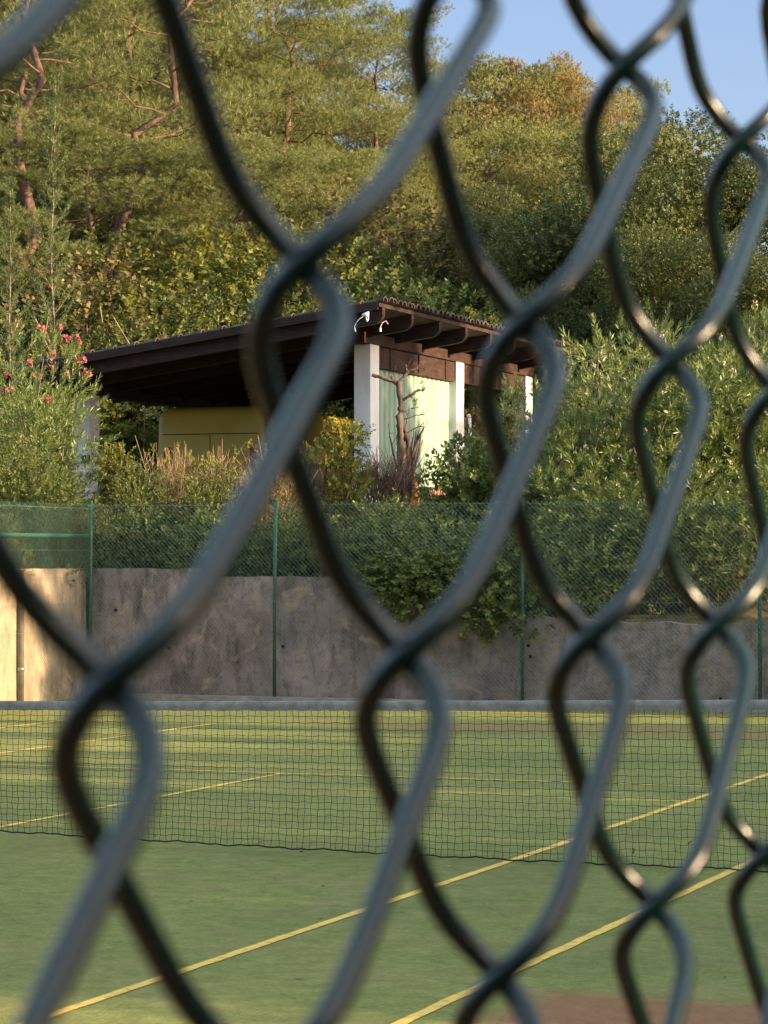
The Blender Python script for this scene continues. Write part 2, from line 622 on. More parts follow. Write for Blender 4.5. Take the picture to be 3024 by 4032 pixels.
nA, nB, nC = n_at(358), n_at(1500), n_at(1690)
wall_slab('retaining_wall', nA, nB, lambda n: 1.71 - (.10 if n > n_at(800) else 0), cw, 'tall stained concrete wall behind the green fence, its high left stretch')
wall_slab('retaining_wall', nB + .004, nC, 1.39, cw, 'short middle step of grey concrete wall, lower than the left stretch', seed=2)
wall_slab('retaining_wall', nC + .004, .6, lambda n: 1.08 + .03 * math.sin(n * 1.7), cw3, 'low rough wall with earth spilling over its top, under the oleanders', amp=.025, seed=3)

# weep holes in the concrete
wl = [o for o in COL.objects if o.name.startswith('retaining_wall')]
hm_ = noisy_mat('dark_hole', (.004, .004, .004), (.01, .009, .008), 9, .9, bmp=0)
for (px, py, o_) in ((1117, 2545, 0), (458, 2402, 0), (668, 2552, 0), (800, 2752, 0), (1300, 2752, 0), (2082, 2542, 2), (2090, 2585, 2), (2838, 2750, 2)):
    n = n_at(px)
    d_ = NU(n, C_).y
    z = H_EYE + (HOR - py) / FPX * d_
    hb_ = MB()
    c_ = NU(n, C_ - .022, max(z, .06))
    hb_.tube([c_, c_ + NUAX[1] * .03], [.022, .018], 9)
    ho = hb_.build('weep_hole', hm_, wl[o_])
# side wall running towards us on the left
sw = MB()
rg = random.Random(8)
SWN = -16.40
V = []
k = 60
for i in range(k + 1):
    u = -9 + (C_ + 9 - .004) * i / k
    tp = 1.71 + rg.uniform(-.01, .01)
    for (nn, z) in ((SWN, -.02), (SWN, .6), (SWN, 1.2), (SWN, tp), (SWN - .22, tp), (SWN - .22, -.02)):
        V.append(tuple(NU(nn + (rg.uniform(-.006, .006) if nn == SWN else 0), u, z)))
sw.add(V, [(i * 6 + j, i * 6 + j + 1, (i + 1) * 6 + j + 1, (i + 1) * 6 + j) for i in range(k) for j in range(5)])
tag(sw.build('side_wall', cw2), 'beige sunlit side wall at the left edge, running towards the viewer', 'wall')


# small debris bits and weeds at the wall foot handled further down

# ================================================================== FAR FENCE (chain link on green posts)
def zigzag_mesh(origin, axis, length, z0, z1, cell, rad, mb, jit=.004, seed=0):
    """chain-link as vertical zig-zag wires; axis is a unit vector along the fence"""
    rg = np.random.default_rng(seed)
    nw = int(length / (cell / 2))
    nz = int((z1 - z0) / (cell / 2))
    ax = np.array(axis)
    nrm = np.array([-ax[1], ax[0], 0])
    knots = rg.normal(0, jit, (nw + 2, nz + 1, 2))
    off = .35 * cell * np.sin(np.arange(nz + 1) * .35)
    for w in range(nw):
        pts = []
        for j in range(nz + 1):
            kk = w + ((w + j) % 2)
            s = kk * cell / 2 + knots[kk, j, 0]
            p = np.array(origin) + ax * s + nrm * (rad * (1 if (w + j) % 2 else -1))
            pts.append((p[0], p[1], z0 + j * cell / 2 + knots[kk, j, 1] * .5))
        mb.tube(np.array(pts), rad, 3, cap=False)


FU = C_ - .16
ff = empty('chain_link_fence', NU(-8, FU, 0), 'far green wire mesh fence standing in front of the stained concrete wall', 'fence')


def child(o, parent):
    o.parent = parent
    o.matrix_parent_inverse = parent.matrix_world.inverted() if False else Matrix.Translation(-parent.location)
    return o


def part(mb, name, mat, parent, smooth=False):
    """mesh in world coordinates, kept under its thing"""
    off = np.array(parent.location)
    mb.v = [v - off for v in mb.v]
    return mb.build(name, mat, parent, smooth)


fm = MB()
nF0, nF1 = n_at(355, FU), 1.2
zigzag_mesh(NU(nF0, FU, 0), NUAX[0], nF1 - nF0, .03, 2.56, .060, .0022, fm, seed=3)
part(fm, 'wire_mesh', M['fence_mesh'], ff)
for px in (355, 1079, 2055, 2990, 3900):
    n = n_at(px, FU + .03)
    pm = MB()
    pm.tube([NU(n, FU + .045, 0), NU(n, FU + .045, 1.3), NU(n + (.02 if px == 1079 else 0), FU + .045, 2.58)], .024, 10)
    pm.tube([NU(n + (.02 if px == 1079 else 0), FU + .045, 2.58), NU(n, FU + .045, 2.60)], .028, 10)
    part(pm, 'post', M['fence_green'], ff, True)
for z in (.06, 1.30, 2.53):
    wm = MB()
    wm.tube([NU(nF0 + (nF1 - nF0) * i / 24, FU + .012, z + .006 * math.sin(i * 1.3)) for i in range(25)], .0025, 4)
    part(wm, 'tension_wire', M['fence_mesh'], ff)

sf = empty('chain_link_fence', NU(nF0, 26, 0), 'fine mesh side fence with a green rail before the sunlit wall at left', 'fence')
sm = MB()
zigzag_mesh(NU(nF0, 8, 0), NUAX[1], FU - 8, .03, 2.56, .050, .0013, sm, seed=7)
part(sm, 'wire_mesh', M['fence_mesh'], sf)
rm = MB()
rm.tube([NU(nF0 - .03, 8, 2.14), NU(nF0 - .03, FU, 2.14)], .024, 8)
part(rm, 'rail', M['fence_green'], sf, True)
for z in (.9, 1.25, 1.6, 1.95, 2.5):
    wm = MB()
    wm.tube([NU(nF0 - .01, 8, z), NU(nF0 - .01, 20, z + .01), NU(nF0 - .01, FU, z)], .0025, 4)
    part(wm, 'tension_wire', M['fence_mesh'], sf)
for u in (11, 14.6, 18.2, 21.8, 25.4):
    pm = MB()
    pm.tube([NU(nF0 - .03, u, 0), NU(nF0 - .03, u, 2.6)], .024, 10)
    part(pm, 'post', M['fence_green'], sf, True)
# brown drain pipe standing against the side wall (photo x = 80)
pu = None
for uu in np.linspace(24, 31, 300):
    p = NU(SWN + .05, uu)
    if p.x / p.y * FPX + 1512 >= 82:
        pu = uu
        break
pu = pu or 29.7
dp = empty('drain_pipe', NU(SWN + .05, pu, 0), 'brown upright pipe against the sunlit side wall at the left edge', 'pipe')
mb = MB()
mb.tube([NU(SWN + .05, pu, 0), NU(SWN + .05, pu, .8), NU(SWN + .05, pu, 1.70)], .04, 12)
part(mb, 'tube', noisy_mat('brown_pipe', (.08, .05, .04), (.17, .11, .08), 6, .6), dp, True)
for z in (.45, 1.35):
    mb = MB()
    mb.tube([NU(SWN + .05, pu, z - .02), NU(SWN + .05, pu, z + .02)], .047, 12)
    part(mb, 'bracket', M['chrome'], dp, True)

# ================================================================== TENNIS NET
net = empty('tennis_net', NU(CS, NETU, 0), 'dark mesh tennis net with a grey headband stretched across the green court', 'net')
NN0, NN1 = -14.75, -2.75


def net_top(n):
    d = abs(n - CS)
    return .905 + .125 * min(1, d / 6.2) ** 1.15


def net_bot(n):
    # hangs a little clear of the turf towards the middle
    d = abs(n - CS)
    return .012 + .055 * max(0, 1 - d / 4.0)


nm = MB()
cell = .043
cols = int((NN1 - NN0) / cell)
rows = 21
rg = np.random.default_rng(11)
ripple = np.cumsum(rg.normal(0, .0016, (cols + 1, 3)), axis=0)
ripple -= np.linspace(0, 1, cols + 1)[:, None] * ripple[-1]


def netpt(i, j):
    n = NN0 + cell * i
    t = j / rows
    zt, zb = net_top(n) - .055, net_bot(n)
    sag = .004 * math.sin(i * 2.399 + j * 1.7)
    lo = (1 - t) ** 3
    return NU(n + sag + .005 * math.sin(i * .9) * lo, NETU + .035 * math.sin(n * 1.1 + t * 2) * (1 - t) + .012 * math.sin(i * 1.1) * lo,
              zb + (zt - zb) * t + .0035 * math.sin(i * 1.9 + j * .8) + .004 * math.sin(i * .55) * lo)


grid = [[np.array(netpt(i, j)) for j in range(rows + 1)] for i in range(cols + 1)]
for i in range(cols + 1):
    nm.tube(np.array(grid[i]), .0017, 3, cap=False)
for j in range(1, rows + 1):
    nm.tube(np.array([grid[i][j] for i in range(cols + 1)]), .0017, 3, cap=False)
part(nm, 'net_mesh', M['black_net'], net)
bm_ = MB()
bm_.tube(np.array([grid[i][0] for i in range(cols + 1)]), .0048, 5)
part(bm_, 'bottom_cord', M['black_net'], net)
hb = MB()
V = []
k = 300
for i in range(k + 1):
    n = NN0 + (NN1 - NN0) * i / k
    zt = net_top(n) + .0008 * math.sin(i * .9)
    w = .0025 * math.sin(i * 2.3)
    for (du, z) in ((-.012 + w, zt - .060), (-.014, zt - .03), (-.011, zt - .004), (0, zt), (.011, zt - .004), (.012, zt - .060)):
        V.append(tuple(NU(n, NETU + du, z + (w if z < zt - .05 else 0))))
hb.add(V, [(i * 6 + j, (i + 1) * 6 + j, (i + 1) * 6 + j + 1, i * 6 + j + 1) for i in range(k) for j in range(5)])
part(hb, 'headband', M['tape'], net, True)
cb = MB()
nubox(cb, CS - .025, CS + .025, NETU - .02, NETU + .02, 0, .905)
part(cb, 'centre_strap', M['tape'], net)
for nn in (NN0 - .05, NN1 + .05):
    pm = MB()
    pm.tube([NU(nn, NETU, 0), NU(nn, NETU, 1.05)], .04, 14)
    pm.tube([NU(nn, NETU, 1.05), NU(nn, NETU, 1.07)], .046, 14)
    part(pm, 'net_post', M['fence_green'], net, True)

# ================================================================== NEAR FENCE (the mesh we look through)
B_ = .1025
WW, HH = .0705, .0397
ZR = H_EYE - .0107
nf = empty('chain_link_fence', NU(-B_, 0, 0), 'near dark green plastic coated wire mesh, large and out of focus across the whole view', 'fence')


def knot_s(i, j):
    sh = (float(np.interp(j, [0, 1, 2, 4, 8], [0, .0062, .0170, .030, .036])) if j > 0 else .010 * math.tanh(.3 * j))   # the mesh leans a little
    sh += {(-2, 1): -.007, (-1, 2): -.004, (-2, 2): -.006, (-2, 0): -.001}.get((round(i), j), 0)   # a few bent cells
    return B_ * 2.655 + WW * (i + (.5 if j % 2 else 0)) + sh


WR = .00143
DD = .0125
J0, J1 = -43, 18                      # rows: from just above the ground to the top
RR = DD / 2


def wire_path(k, nper):
    """wire k zigzags between knot columns k and k+1 (in half cells)"""
    out = []
    for j in range(J0, J1):
        # knot at row j: column parity
        def col_s(j, right):
            kk = k + (1 if right else 0)          # half-cell column index
            par = j % 2
            i = (kk - par) / 2
            return knot_s(i, j)
        left_at_j = ((k - (j % 2)) % 2 == 0)
        if left_at_j:
            a, c = col_s(j, False) - .0014, col_s(j + 1, True) + .0014
            sgn = 1
        else:
            a, c = col_s(j + 1, False) - .0014, col_s(j, True) + .0014
            sgn = -1
        q = math.pi * RR / 2
        st = (c - a) - 2 * RR
        tot = 2 * q + st
        for m in range(nper):
            l = tot * m / nper
            if l < q:
                an = l / RR
                s, y = RR * (1 - math.cos(an)), RR * math.sin(an)
            elif l < q + st:
                s, y = RR + (l - q), RR
            else:
                an = (tot - l) / RR
                s, y = (c - a) - RR * (1 - math.cos(an)), RR * math.sin(an)
            s = a + s if sgn > 0 else c - s
            z = ZR + (j + m / nper) * HH
            out.append((s, y * sgn, z))
    out = np.array(out)
    # soften the corners of the bend a little
    for _ in range(max(1, nper // 8)):
        mid = (out[:-2] + 2 * out[1:-1] + out[2:]) / 4
        out[1:-1] = mid
    w = np.empty_like(out)
    n_ = -B_ + out[:, 1]
    w[:, 0] = CT * n_ + ST * out[:, 0]
    w[:, 1] = -ST * n_ + CT * out[:, 0]
    w[:, 2] = out[:, 2]
    return w


wm = MB()
for k in range(-46, 72):
    s = B_ * 2.655 + WW * k / 2
    near = .02 < s < .75
    wm.tube(wire_path(k, 18 if near else 7), WR, 12 if near else 5)
part(wm, 'wire_mesh', M['wire'], nf, True)
for s in (-1.15, 2.55):
    pm = MB()
    pm.tube([NU(-B_ - .035, s, 0), NU(-B_ - .035, s, 2.62)], .025, 14)
    pm.tube([NU(-B_ - .035, s, 2.62), NU(-B_ - .035, s, 2.64)], .029, 14)
    part(pm, 'post', M['fence_green'], nf, True)
for z in (.12, 1.32, 2.53):
    pm = MB()
    pm.tube([NU(-B_, -1.15, z), NU(-B_, 2.55, z)], .0017, 6)
    if z != 1.32:
        part(pm, 'tension_wire', M['wire'], nf)

# ================================================================== CARPORT
cp = empty('carport', NU(-18.7, 45, 2.65), 'open timber carport with white pillars, dark rafters and a sloping tiled roof', 'carport')
FZ = 2.65
RS = .135                        # roof rise per metre towards +n


def roofz(n):
    return 5.95 + RS * (n + 15.15)


pillars = [(-16.15, 41.18), (-16.15, 45.45), (-16.15, 49.5), (-21.35, 41.18), (-21.35, 49.5)]
for (n, u) in pillars:
    pm = MB()
    top = 5.385 if n > -18 else 4.66
    pm.box(NU(n, u, (2.0 + top) / 2), top - 2.0, .30, .40, (NUAX[2], NUAX[0], NUAX[1]), .012)
    po = part(pm, 'pillar', M['white'], cp)
    if (n, u) == (-21.35, 41.18):
        jb = MB()
        nubox(jb, n + .03, n + .17, u - .27, u - .203, 3.48, 3.62)
        nubox(jb, n + .05, n + .15, u - .28, u - .268, 3.50, 3.60)
        part(jb, 'junction_box', noisy_mat('dark_green_box', (.01, .10, .07), (.02, .14, .10), 5, .5), cp)
bmx = MB()
nubox(bmx, -16.26, -16.0, 40.70, 49.8, 5.39, 5.57)
part(bmx, 'beam', M['red_wood'], cp)
for (u0, u1) in ((41.385, 45.245), (45.655, 49.295)):
    bmx = MB()
    nubox(bmx, -16.22, -16.05, u0, u1, 5.03, 5.385)
    for uu in np.linspace(u0 + .6, u1 - .5, 3):
        nubox(bmx, -16.05, -16.03, uu, uu + .05, 5.05, 5.38)
    part(bmx, 'header_board', M['red_wood'], cp)
bmx = MB()
nubox(bmx, -21.48, -21.22, 40.70, 49.8, 4.665, 4.83)
part(bmx, 'beam', M['dark_wood'], cp)
for kx in range(8):
    u = 39.5 + 1.33 * kx
    rb = MB()
    n0, n1 = -22.0, -15.2
    th = .24
    # profile with a rounded toe at the high end
    pr = [(n0, -.0), (n1, 0), (n1, -.13), (n1 - .03, -.19), (n1 - .09, -.23), (n1 - .16, -th), (n0, -th)]
    V = []
    for du in (-.06, .06):
        for (n, dz) in pr:
            V.append(tuple(NU(n, u + du, roofz(n) - .115 + dz)))
    m_ = len(pr)
    rb.add(V, [tuple(range(m_)), tuple(range(2 * m_ - 1, m_ - 1, -1))] + [(i, m_ + i, m_ + (i + 1) % m_, (i + 1) % m_) for i in range(m_)])
    part(rb, 'rafter', M['dark_wood'], cp)
dk = MB()
V = []
for u in (39.36, 49.9):
    for (n, dz) in ((-22.1, -.065), (-15.24, -.065), (-15.24, -.112), (-22.1, -.112)):
        V.append(tuple(NU(n, u, roofz(n) + dz)))
dk.add(V, [(0, 1, 2, 3), (7, 6, 5, 4), (0, 4, 5, 1), (1, 5, 6, 2), (2, 6, 7, 3), (3, 7, 4, 0)])
part(dk, 'roof_deck', M['deck'], cp)
fa = MB()     # dark verge board on the front edge
V = []
for u in (39.30, 39.355):
    for (n, dz) in ((-22.12, -.02), (-15.23, -.02), (-15.23, -.15), (-22.12, -.15)):
        V.append(tuple(NU(n, u, roofz(n) + dz)))
fa.add(V, [(0, 1, 2, 3), (7, 6, 5, 4), (0, 4, 5, 1), (1, 5, 6, 2), (2, 6, 7, 3), (3, 7, 4, 0)])
part(fa, 'verge_board', M['dark_wood'], cp)
fa = MB()
V = []
for n in (-15.235, -15.20):
    for (u, dz) in ((39.30, -.05), (49.95, -.05), (49.95, -.110), (39.30, -.110)):
        V.append(tuple(NU(n, u, roofz(n) + dz)))
fa.add(V, [(0, 1, 2, 3), (7, 6, 5, 4), (0, 4, 5, 1), (1, 5, 6, 2), (2, 6, 7, 3), (3, 7, 4, 0)])
part(fa, 'eave_board', M['red_wood'], cp)
# curved tiles in rows down the slope
tl = MB()
rg = random.Random(4)
pitch = .21
nu_ = int(10.7 / pitch)
for r_ in range(nu_):
    uc = 39.30 + pitch * (r_ + .5)
    for s_ in range(18):
        na = -15.12 - s_ * .40 + rg.uniform(-.02, .02)
        nb = na - .44
        lift = rg.uniform(0, .012)
        V = []
        prof = [(math.cos(a), math.sin(a)) for a in np.linspace(math.pi, 0, 7)]
        for (n, rad, dz) in ((na, .088, .030 + lift), (nb, .070, .005)):
            for (c, s) in prof:
                V.append(tuple(NU(n, uc + c * rad * 1.15, roofz(n) - .06 + dz + s * rad * .85)))
            for (c, s) in prof:
                V.append(tuple(NU(n, uc + c * rad * .95, roofz(n) - .06 + dz + s * rad * .85 - .015)))
        F = [(i, i + 1, 15 + i, 14 + i) for i in range(6)]
        F += [(7 + i, 21 + i, 22 + i, 8 + i) for i in range(6)]
        F += [(i, 7 + i, 8 + i, i + 1) for i in range(6)]
        tl.add(V, F)
part(tl, 'roof_tiles', M['tile'], cp, False)

# ribbed pale green side sheet between the first two pillars
pn = MB()
V = []
k = 330
for i in range(k + 1):
    u = 41.385 + (45.245 - 41.385) * i / k
    ph = (u / .235) % 1
    dn = .035 * (min(1, max(0, (abs(ph - .5) - .16) / .10)))
    for j, z in enumerate((3.10, 5.028)):
        V.append(tuple(NU(-16.16 + dn, u, z)))
        V.append(tuple(NU(-16.175 + dn, u, z)))
pn.add(V, [(i * 4 + 0, (i + 1) * 4 + 0, (i + 1) * 4 + 2, i * 4 + 2) for i in range(k)] +
       [(i * 4 + 1, i * 4 + 3, (i + 1) * 4 + 3, (i + 1) * 4 + 1) for i in range(k)])
part(pn, 'side_panel', M['panel'], cp)
pl = MB()
nubox(pl, -16.28, -16.02, 41.385, 45.245, 2.2, 3.095)
part(pl, 'plinth', M['brick'], cp)
fl = MB()
nubox(fl, -21.9, -15.6, 40.4, 50.4, 2.45, 2.63)
part(fl, 'floor_slab', noisy_mat('carport_floor', (.16, .14, .12), (.26, .23, .20), 4, .9), cp)

# white floodlight and its cable at the first rafter
fx = empty('floodlight', P(1440, 1235, 42.1), 'small white lamp fixed under the high corner of the carport roof', 'lamp')
wp = noisy_mat('white_plastic', (.7, .7, .7), (.8, .8, .8), 5, .4, bmp=0)
mb = MB()
c0 = P(1440, 1238, 42.1)
mb.tube([c0 + Vector((-.05, 0, -.01)), c0 + Vector((.0, -.02, 0)), c0 + Vector((.045, -.03, .005))], [.025, .036, .04], 12)
part(mb, 'lamp_head', wp, fx, True)
mb = MB()
mb.tube([c0 + Vector((.0, 0, -.03)), c0 + Vector((.02, .05, -.10)), c0 + Vector((.04, .1, -.06)), c0 + Vector((.04, .25, .08))], .012, 6)
part(mb, 'bracket', wp, fx, True)
mb = MB()
mb.tube([P(a, b, 42.2) for a, b in ((1436, 1243), (1418, 1252), (1403, 1268), (1396, 1285), (1399, 1305))], [.004, .004, .004, .004, .012], 6)
part(mb, 'cable', wp, fx, True)
fx2 = empty('junction_socket', P(1498, 1296, 43.3), 'tiny white plastic socket hanging from a rafter over the first white pillar', 'socket')
mb = MB()
mb.tube([P(1497, 1290, 43.2), P(1497, 1305, 43.2)], [.02, .024], 8)
part(mb, 'socket_body', wp, fx2)
mb = MB()
mb.tube([P(1497, 1290, 43.2), P(1505, 1270, 43.3), P(1520, 1262, 43.5), P(1528, 1275, 43.6)], .006, 5)
part(mb, 'wire', wp, fx2)

# short white pipe beyond the second pillar
wpz = empty('vent_pipe', P(1850, 1690, 45.6), 'short white upright pipe just right of the second white pillar', 'pipe')
mb = MB()
mb.tube([P(1851, 1760, 45.6), P(1850, 1700, 45.6), P(1849, 1645, 45.6)], .028, 10)
part(mb, 'tube', wp, wpz, True)
mb = MB()
mb.tube([P(1840, 1640, 45.6), P(1852, 1634, 45.6)], .03, 8)
part(mb, 'cap', wp, wpz, True)


# ================================================================== VAN
van = empty('van', NU(-19.6, 45, FZ), 'dull yellow van parked under the carport, its flat rear towards the court', 'van')
VN0, VN1 = -20.68, -18.55
VU0, VU1 = 42.5, 47.6


def vp(n, u, z):
    return tuple(NU(n, u, FZ + z))


vb = MB()
# loft of rounded cross-sections along u (rear to nose)
secs = [(0.00, .50, 1.70, .10, .06), (.05, .36, 1.80, .02, .14), (.22, .30, 1.86, 0, .20), (1.2, .28, 1.88, 0, .20), (4.5, .28, 1.86, 0, .20), (4.95, .28, 1.78, .01, .20),
        (5.55, .28, 1.22, .03, .16), (6.1, .30, 1.02, .08, .14), (6.28, .40, .85, .18, .10)]
ringn = 20
V = []
for (du, zb, zt, ins, rad) in secs:
    a, b2 = VN0 + ins, VN1 - ins
    pts = []
    for (cx, cz, a0) in ((b2 - rad, zb + rad * .5, -90), (b2 - rad, zt - rad, 0), (a + rad, zt - rad, 90), (a + rad, zb + rad * .5, 180)):
        for q in range(5):
            an = R(a0 + 90 * q / 4)
            rr = rad if cz > zb + rad else rad * .5
            x = cx + rad * math.cos(an)
            z = cz + rr * math.sin(an)
            bulge = -.05 * max(0, (z - 1.0)) if z > 1.0 else 0
            sx = 1 if x > (a + b2) / 2 else -1
            pts.append((x + sx * bulge, z))
    for (x, z) in pts:
        V.append(vp(x, VU0 + du, z))
F = []
for i in range(len(secs) - 1):
    for j in range(ringn):
        F.append((i * ringn + j, (i + 1) * ringn + j, (i + 1) * ringn + (j + 1) % ringn, i * ringn + (j + 1) % ringn))
F.append(tuple(range(ringn)))
F.append(tuple((len(secs) - 1) * ringn + j for j in range(ringn - 1, -1, -1)))
vb.add(V, F)
vbo = part(vb, 'body', M['van'], van, True)
md = vbo.modifiers.new('bevel', 'EDGE_SPLIT')
md.split_angle = R(50)
dark_line = noisy_mat('panel_gap', (.02, .018, .01), (.04, .03, .015), 5, .8, bmp=0)
mb = MB()
nubox(mb, VN0 + .14, VN1 - .14, VU0 - .004, VU0 + .02, FZ + 1.37, FZ + 1.385)
nubox(mb, (VN0 + VN1) / 2 - .006, (VN0 + VN1) / 2 + .006, VU0 - .004, VU0 + .02, FZ + .55, FZ + 1.36)
part(mb, 'door_seam', dark_line, van)
mb = MB()
nubox(mb, VN0 + .1, VN1 - .1, VU0 - .10, VU0 - .006, FZ + .32, FZ + .50)
part(mb, 'bumper', M['rubber'], van)
for n in (VN0 + .24, VN1 - .24):
    mb = MB()
    nubox(mb, n - .06, n + .06, VU0 - .02, VU0 + .03, FZ + .8, FZ + 1.15)
    part(mb, 'tail_light', M['redlamp'], van)
for (u0, u1) in ((VU0 + 3.7, VU0 + 4.6), (VU0 + 2.6, VU0 + 3.5)):
    mb = MB()
    V = []
    for (u, z) in ((u0, 1.12), (u1, 1.12), (u1, 1.52), (u0, 1.52)):
        off = .008 - .05 * (z - 1.0)
        V.append(vp(VN1 + off, VU0 * 0 + u, z))
    for (u, z) in ((u0, 1.12), (u1, 1.12), (u1, 1.52), (u0, 1.52)):
        V.append(vp(VN1 - .05 * (z - 1.0) - .02, u, z))
    mb.add(V, [(0, 1, 2, 3), (4, 7, 6, 5), (0, 4, 5, 1), (1, 5, 6, 2), (2, 6, 7, 3), (3, 7, 4, 0)])
    part(mb, 'side_window', M['glass'], van)
mb = MB()
V = [vp(VN0 + .22, VU0 + 5.03, 1.73), vp(VN1 - .22, VU0 + 5.03, 1.73), vp(VN1 - .16, VU0 + 5.52, 1.28), vp(VN0 + .16, VU0 + 5.52, 1.28)]
V += [(a, b, c - .03) for a, b, c in V]
mb.add(V, [(0, 1, 2, 3), (7, 6, 5, 4), (0, 4, 5, 1), (1, 5, 6, 2), (2, 6, 7, 3), (3, 7, 4, 0)])
part(mb, 'windscreen', M['glass'], van)
for (n, s) in ((VN0 + .12, -1), (VN1 - .12, 1)):
    for u in (VU0 + .95, VU0 + 5.2):
        mb = MB()
        c1, c2 = NU(n - .11, u, FZ + .33), NU(n + .11, u, FZ + .33)
        mb.tube([c1, c1.lerp(c2, .15), c1.lerp(c2, .85), c2], [.29, .33, .33, .29], 24)
        w = part(mb, 'wheel', M['rubber'], van, False)
        mb = MB()
        c3 = c2 if s > 0 else c1
        d = (NUAX[0] * s)
        mb.tube([c3 - d * .02, c3 + d * .012], [.19, .17], 16)
        mb.v = [v - np.array(van.location) for v in mb.v]
        mb.build('rim', M['chrome'], w)
mb = MB()
mb.tube([vp(VN1 + .0, VU0 + 4.6, 1.2), vp(VN1 + .15, VU0 + 4.62, 1.24)], .012, 6)
nubox(mb, VN1 + .08, VN1 + .24, VU0 + 4.58, VU0 + 4.66, FZ + 1.15, FZ + 1.38)
part(mb, 'wing_mirror', M['rubber'], van)

# orange canister in the sun behind the dry stems
oc = empty('canister', P(1630, 1985, 41.3), 'bright orange plastic canister at the foot of the pale green wall', 'canister')
mb = MB()
q0 = P(1630, 1995, 41.3)
mb.tube([q0, q0 + Vector((0, 0, .03)), q0 + Vector((0, 0, .40)), q0 + Vector((0, 0, .46)), q0 + Vector((0, 0, .49))], [.07, .085, .085, .07, .035], 18)
part(mb, 'canister_body', M['orange'], oc, True)
mb = MB()
mb.tube([q0 + Vector((0, 0, .49)), q0 + Vector((0, 0, .53))], .032, 14)
part(mb, 'cap', M['orange'], oc, True)


# ================================================================== PLANTS
def unit(a):
    return a / (np.linalg.norm(a, axis=-1, keepdims=True) + 1e-9)


def leafquads(Pb, D, S, L, W, fold=.15):
    L = np.asarray(L).reshape(-1, 1)
    W = np.asarray(W).reshape(-1, 1)
    Nn = np.cross(D, S)
    m = Pb + D * L * .45 + Nn * W * fold
    return np.stack([Pb, m + S * W * .5, Pb + D * L, m - S * W * .5], axis=1)


def sprigs(rg, Pb, D, stem, M_, L, W, spread=(.9, .35), t0=.1, jit=.25):
    """Pb, D: (N,3) foot and direction of each twig; M_ leaves per twig -> quads"""
    Nn = len(Pb)
    D = unit(D)
    ref = np.where(np.abs(D[:, 2:3]) > .9, np.array([[1., 0, 0]]), np.array([[0, 0, 1.]]))
    U = unit(np.cross(D, ref))
    Vv = np.cross(D, U)
    t = t0 + (1 - t0) * (np.arange(M_) + .5)[None, :] / M_ + rg.normal(0, .02, (Nn, M_))
    az = np.arange(M_)[None, :] * 2.399 + rg.uniform(0, 6.28, (Nn, 1)) + rg.normal(0, jit, (Nn, M_))
    sp = spread[0] + (spread[1] - spread[0]) * t + rg.normal(0, .15, (Nn, M_))
    st = np.broadcast_to(np.asarray(stem).reshape(-1, 1), (Nn, 1))
    base = Pb[:, None] + D[:, None] * (st[..., None] * t[..., None])
    rad = U[:, None] * np.cos(az)[..., None] + Vv[:, None] * np.sin(az)[..., None]
    ld = unit(D[:, None] * np.cos(sp)[..., None] + rad * np.sin(sp)[..., None])
    side = unit(np.cross(ld, D[:, None] + rg.normal(0, .3, ld.shape)))
    k = Nn * M_
    ll = L * rg.uniform(.7, 1.15, k)
    ww = W * rg.uniform(.75, 1.2, k)
    return leafquads(base.reshape(-1, 3), ld.reshape(-1, 3), side.reshape(-1, 3), ll, ww)


def crown(rg, blobs, n, shell=.22, inner=.25, up=.35):
    """points and outward directions on lumpy blobs (cx,cy,cz,rx,ry,rz)"""
    B = np.array(blobs, float)
    wgt = (B[:, 3] * B[:, 4] + B[:, 4] * B[:, 5] + B[:, 3] * B[:, 5])
    idx = rg.choice(len(B), n, p=wgt / wgt.sum())
    d = unit(rg.normal(0, 1, (n, 3)))
    lump = 1 + .16 * np.sin(d[:, 0] * 5 + idx * 1.7) * np.sin(d[:, 1] * 6 + idx) * np.cos(d[:, 2] * 5 + idx * .6)
    r = 1 - np.abs(rg.normal(0, shell, n))
    inn = rg.random(n) < inner
    r = np.where(inn, rg.uniform(.35, .9, n), r) * lump
    p = B[idx, :3] + d * r[:, None] * B[idx, 3:]
    out = unit(d / B[idx, 3:] + np.array([0, 0, up]) + rg.normal(0, .28, (n, 3)))
    keep = p[:, 2] > .05
    return p[keep], out[keep]


def rand_blobs(rg, n, w, h, z0=.0, r=(.28, .45), flat=1.0):
    out = []
    for i in range(n):
        a = rg.uniform(0, 6.28)
        q = math.sqrt(rg.uniform(0, 1)) * w * .33
        t = (i + .5) / n
        rr = rg.uniform(*r) * w * .5
        z = z0 + rr * .5 + (h - z0 - rr * 1.3) * t
        shrink = 1 - .45 * abs(t - .35)
        out.append((q * math.cos(a) * shrink, q * math.sin(a) * shrink, z, rr, rr, rr * flat))
    return out


def stems_to(mb, rg, pts, foot=.12, r0=.018, r1=.004, k=5):
    for p in pts:
        a = np.array([rg.normal(0, foot), rg.normal(0, foot), 0])
        m1 = a + (p - a) * .35 + np.array([0, 0, .12 * p[2]]) + rg.normal(0, .04, 3)
        m2 = a + (p - a) * .7 + np.array([0, 0, .10 * p[2]]) + rg.normal(0, .04, 3)
        mb.tube(np.array([a, m1, m2, p]), [r0, r0 * .75, r0 * .5, r1], k)


def plant(name, label, cat, build, group=None):
    o = empty(name, (0, 0, 0), label, cat, group)
    build(o)
    for i, ch in enumerate(o.children):
        ch['slot'] = i
    return o


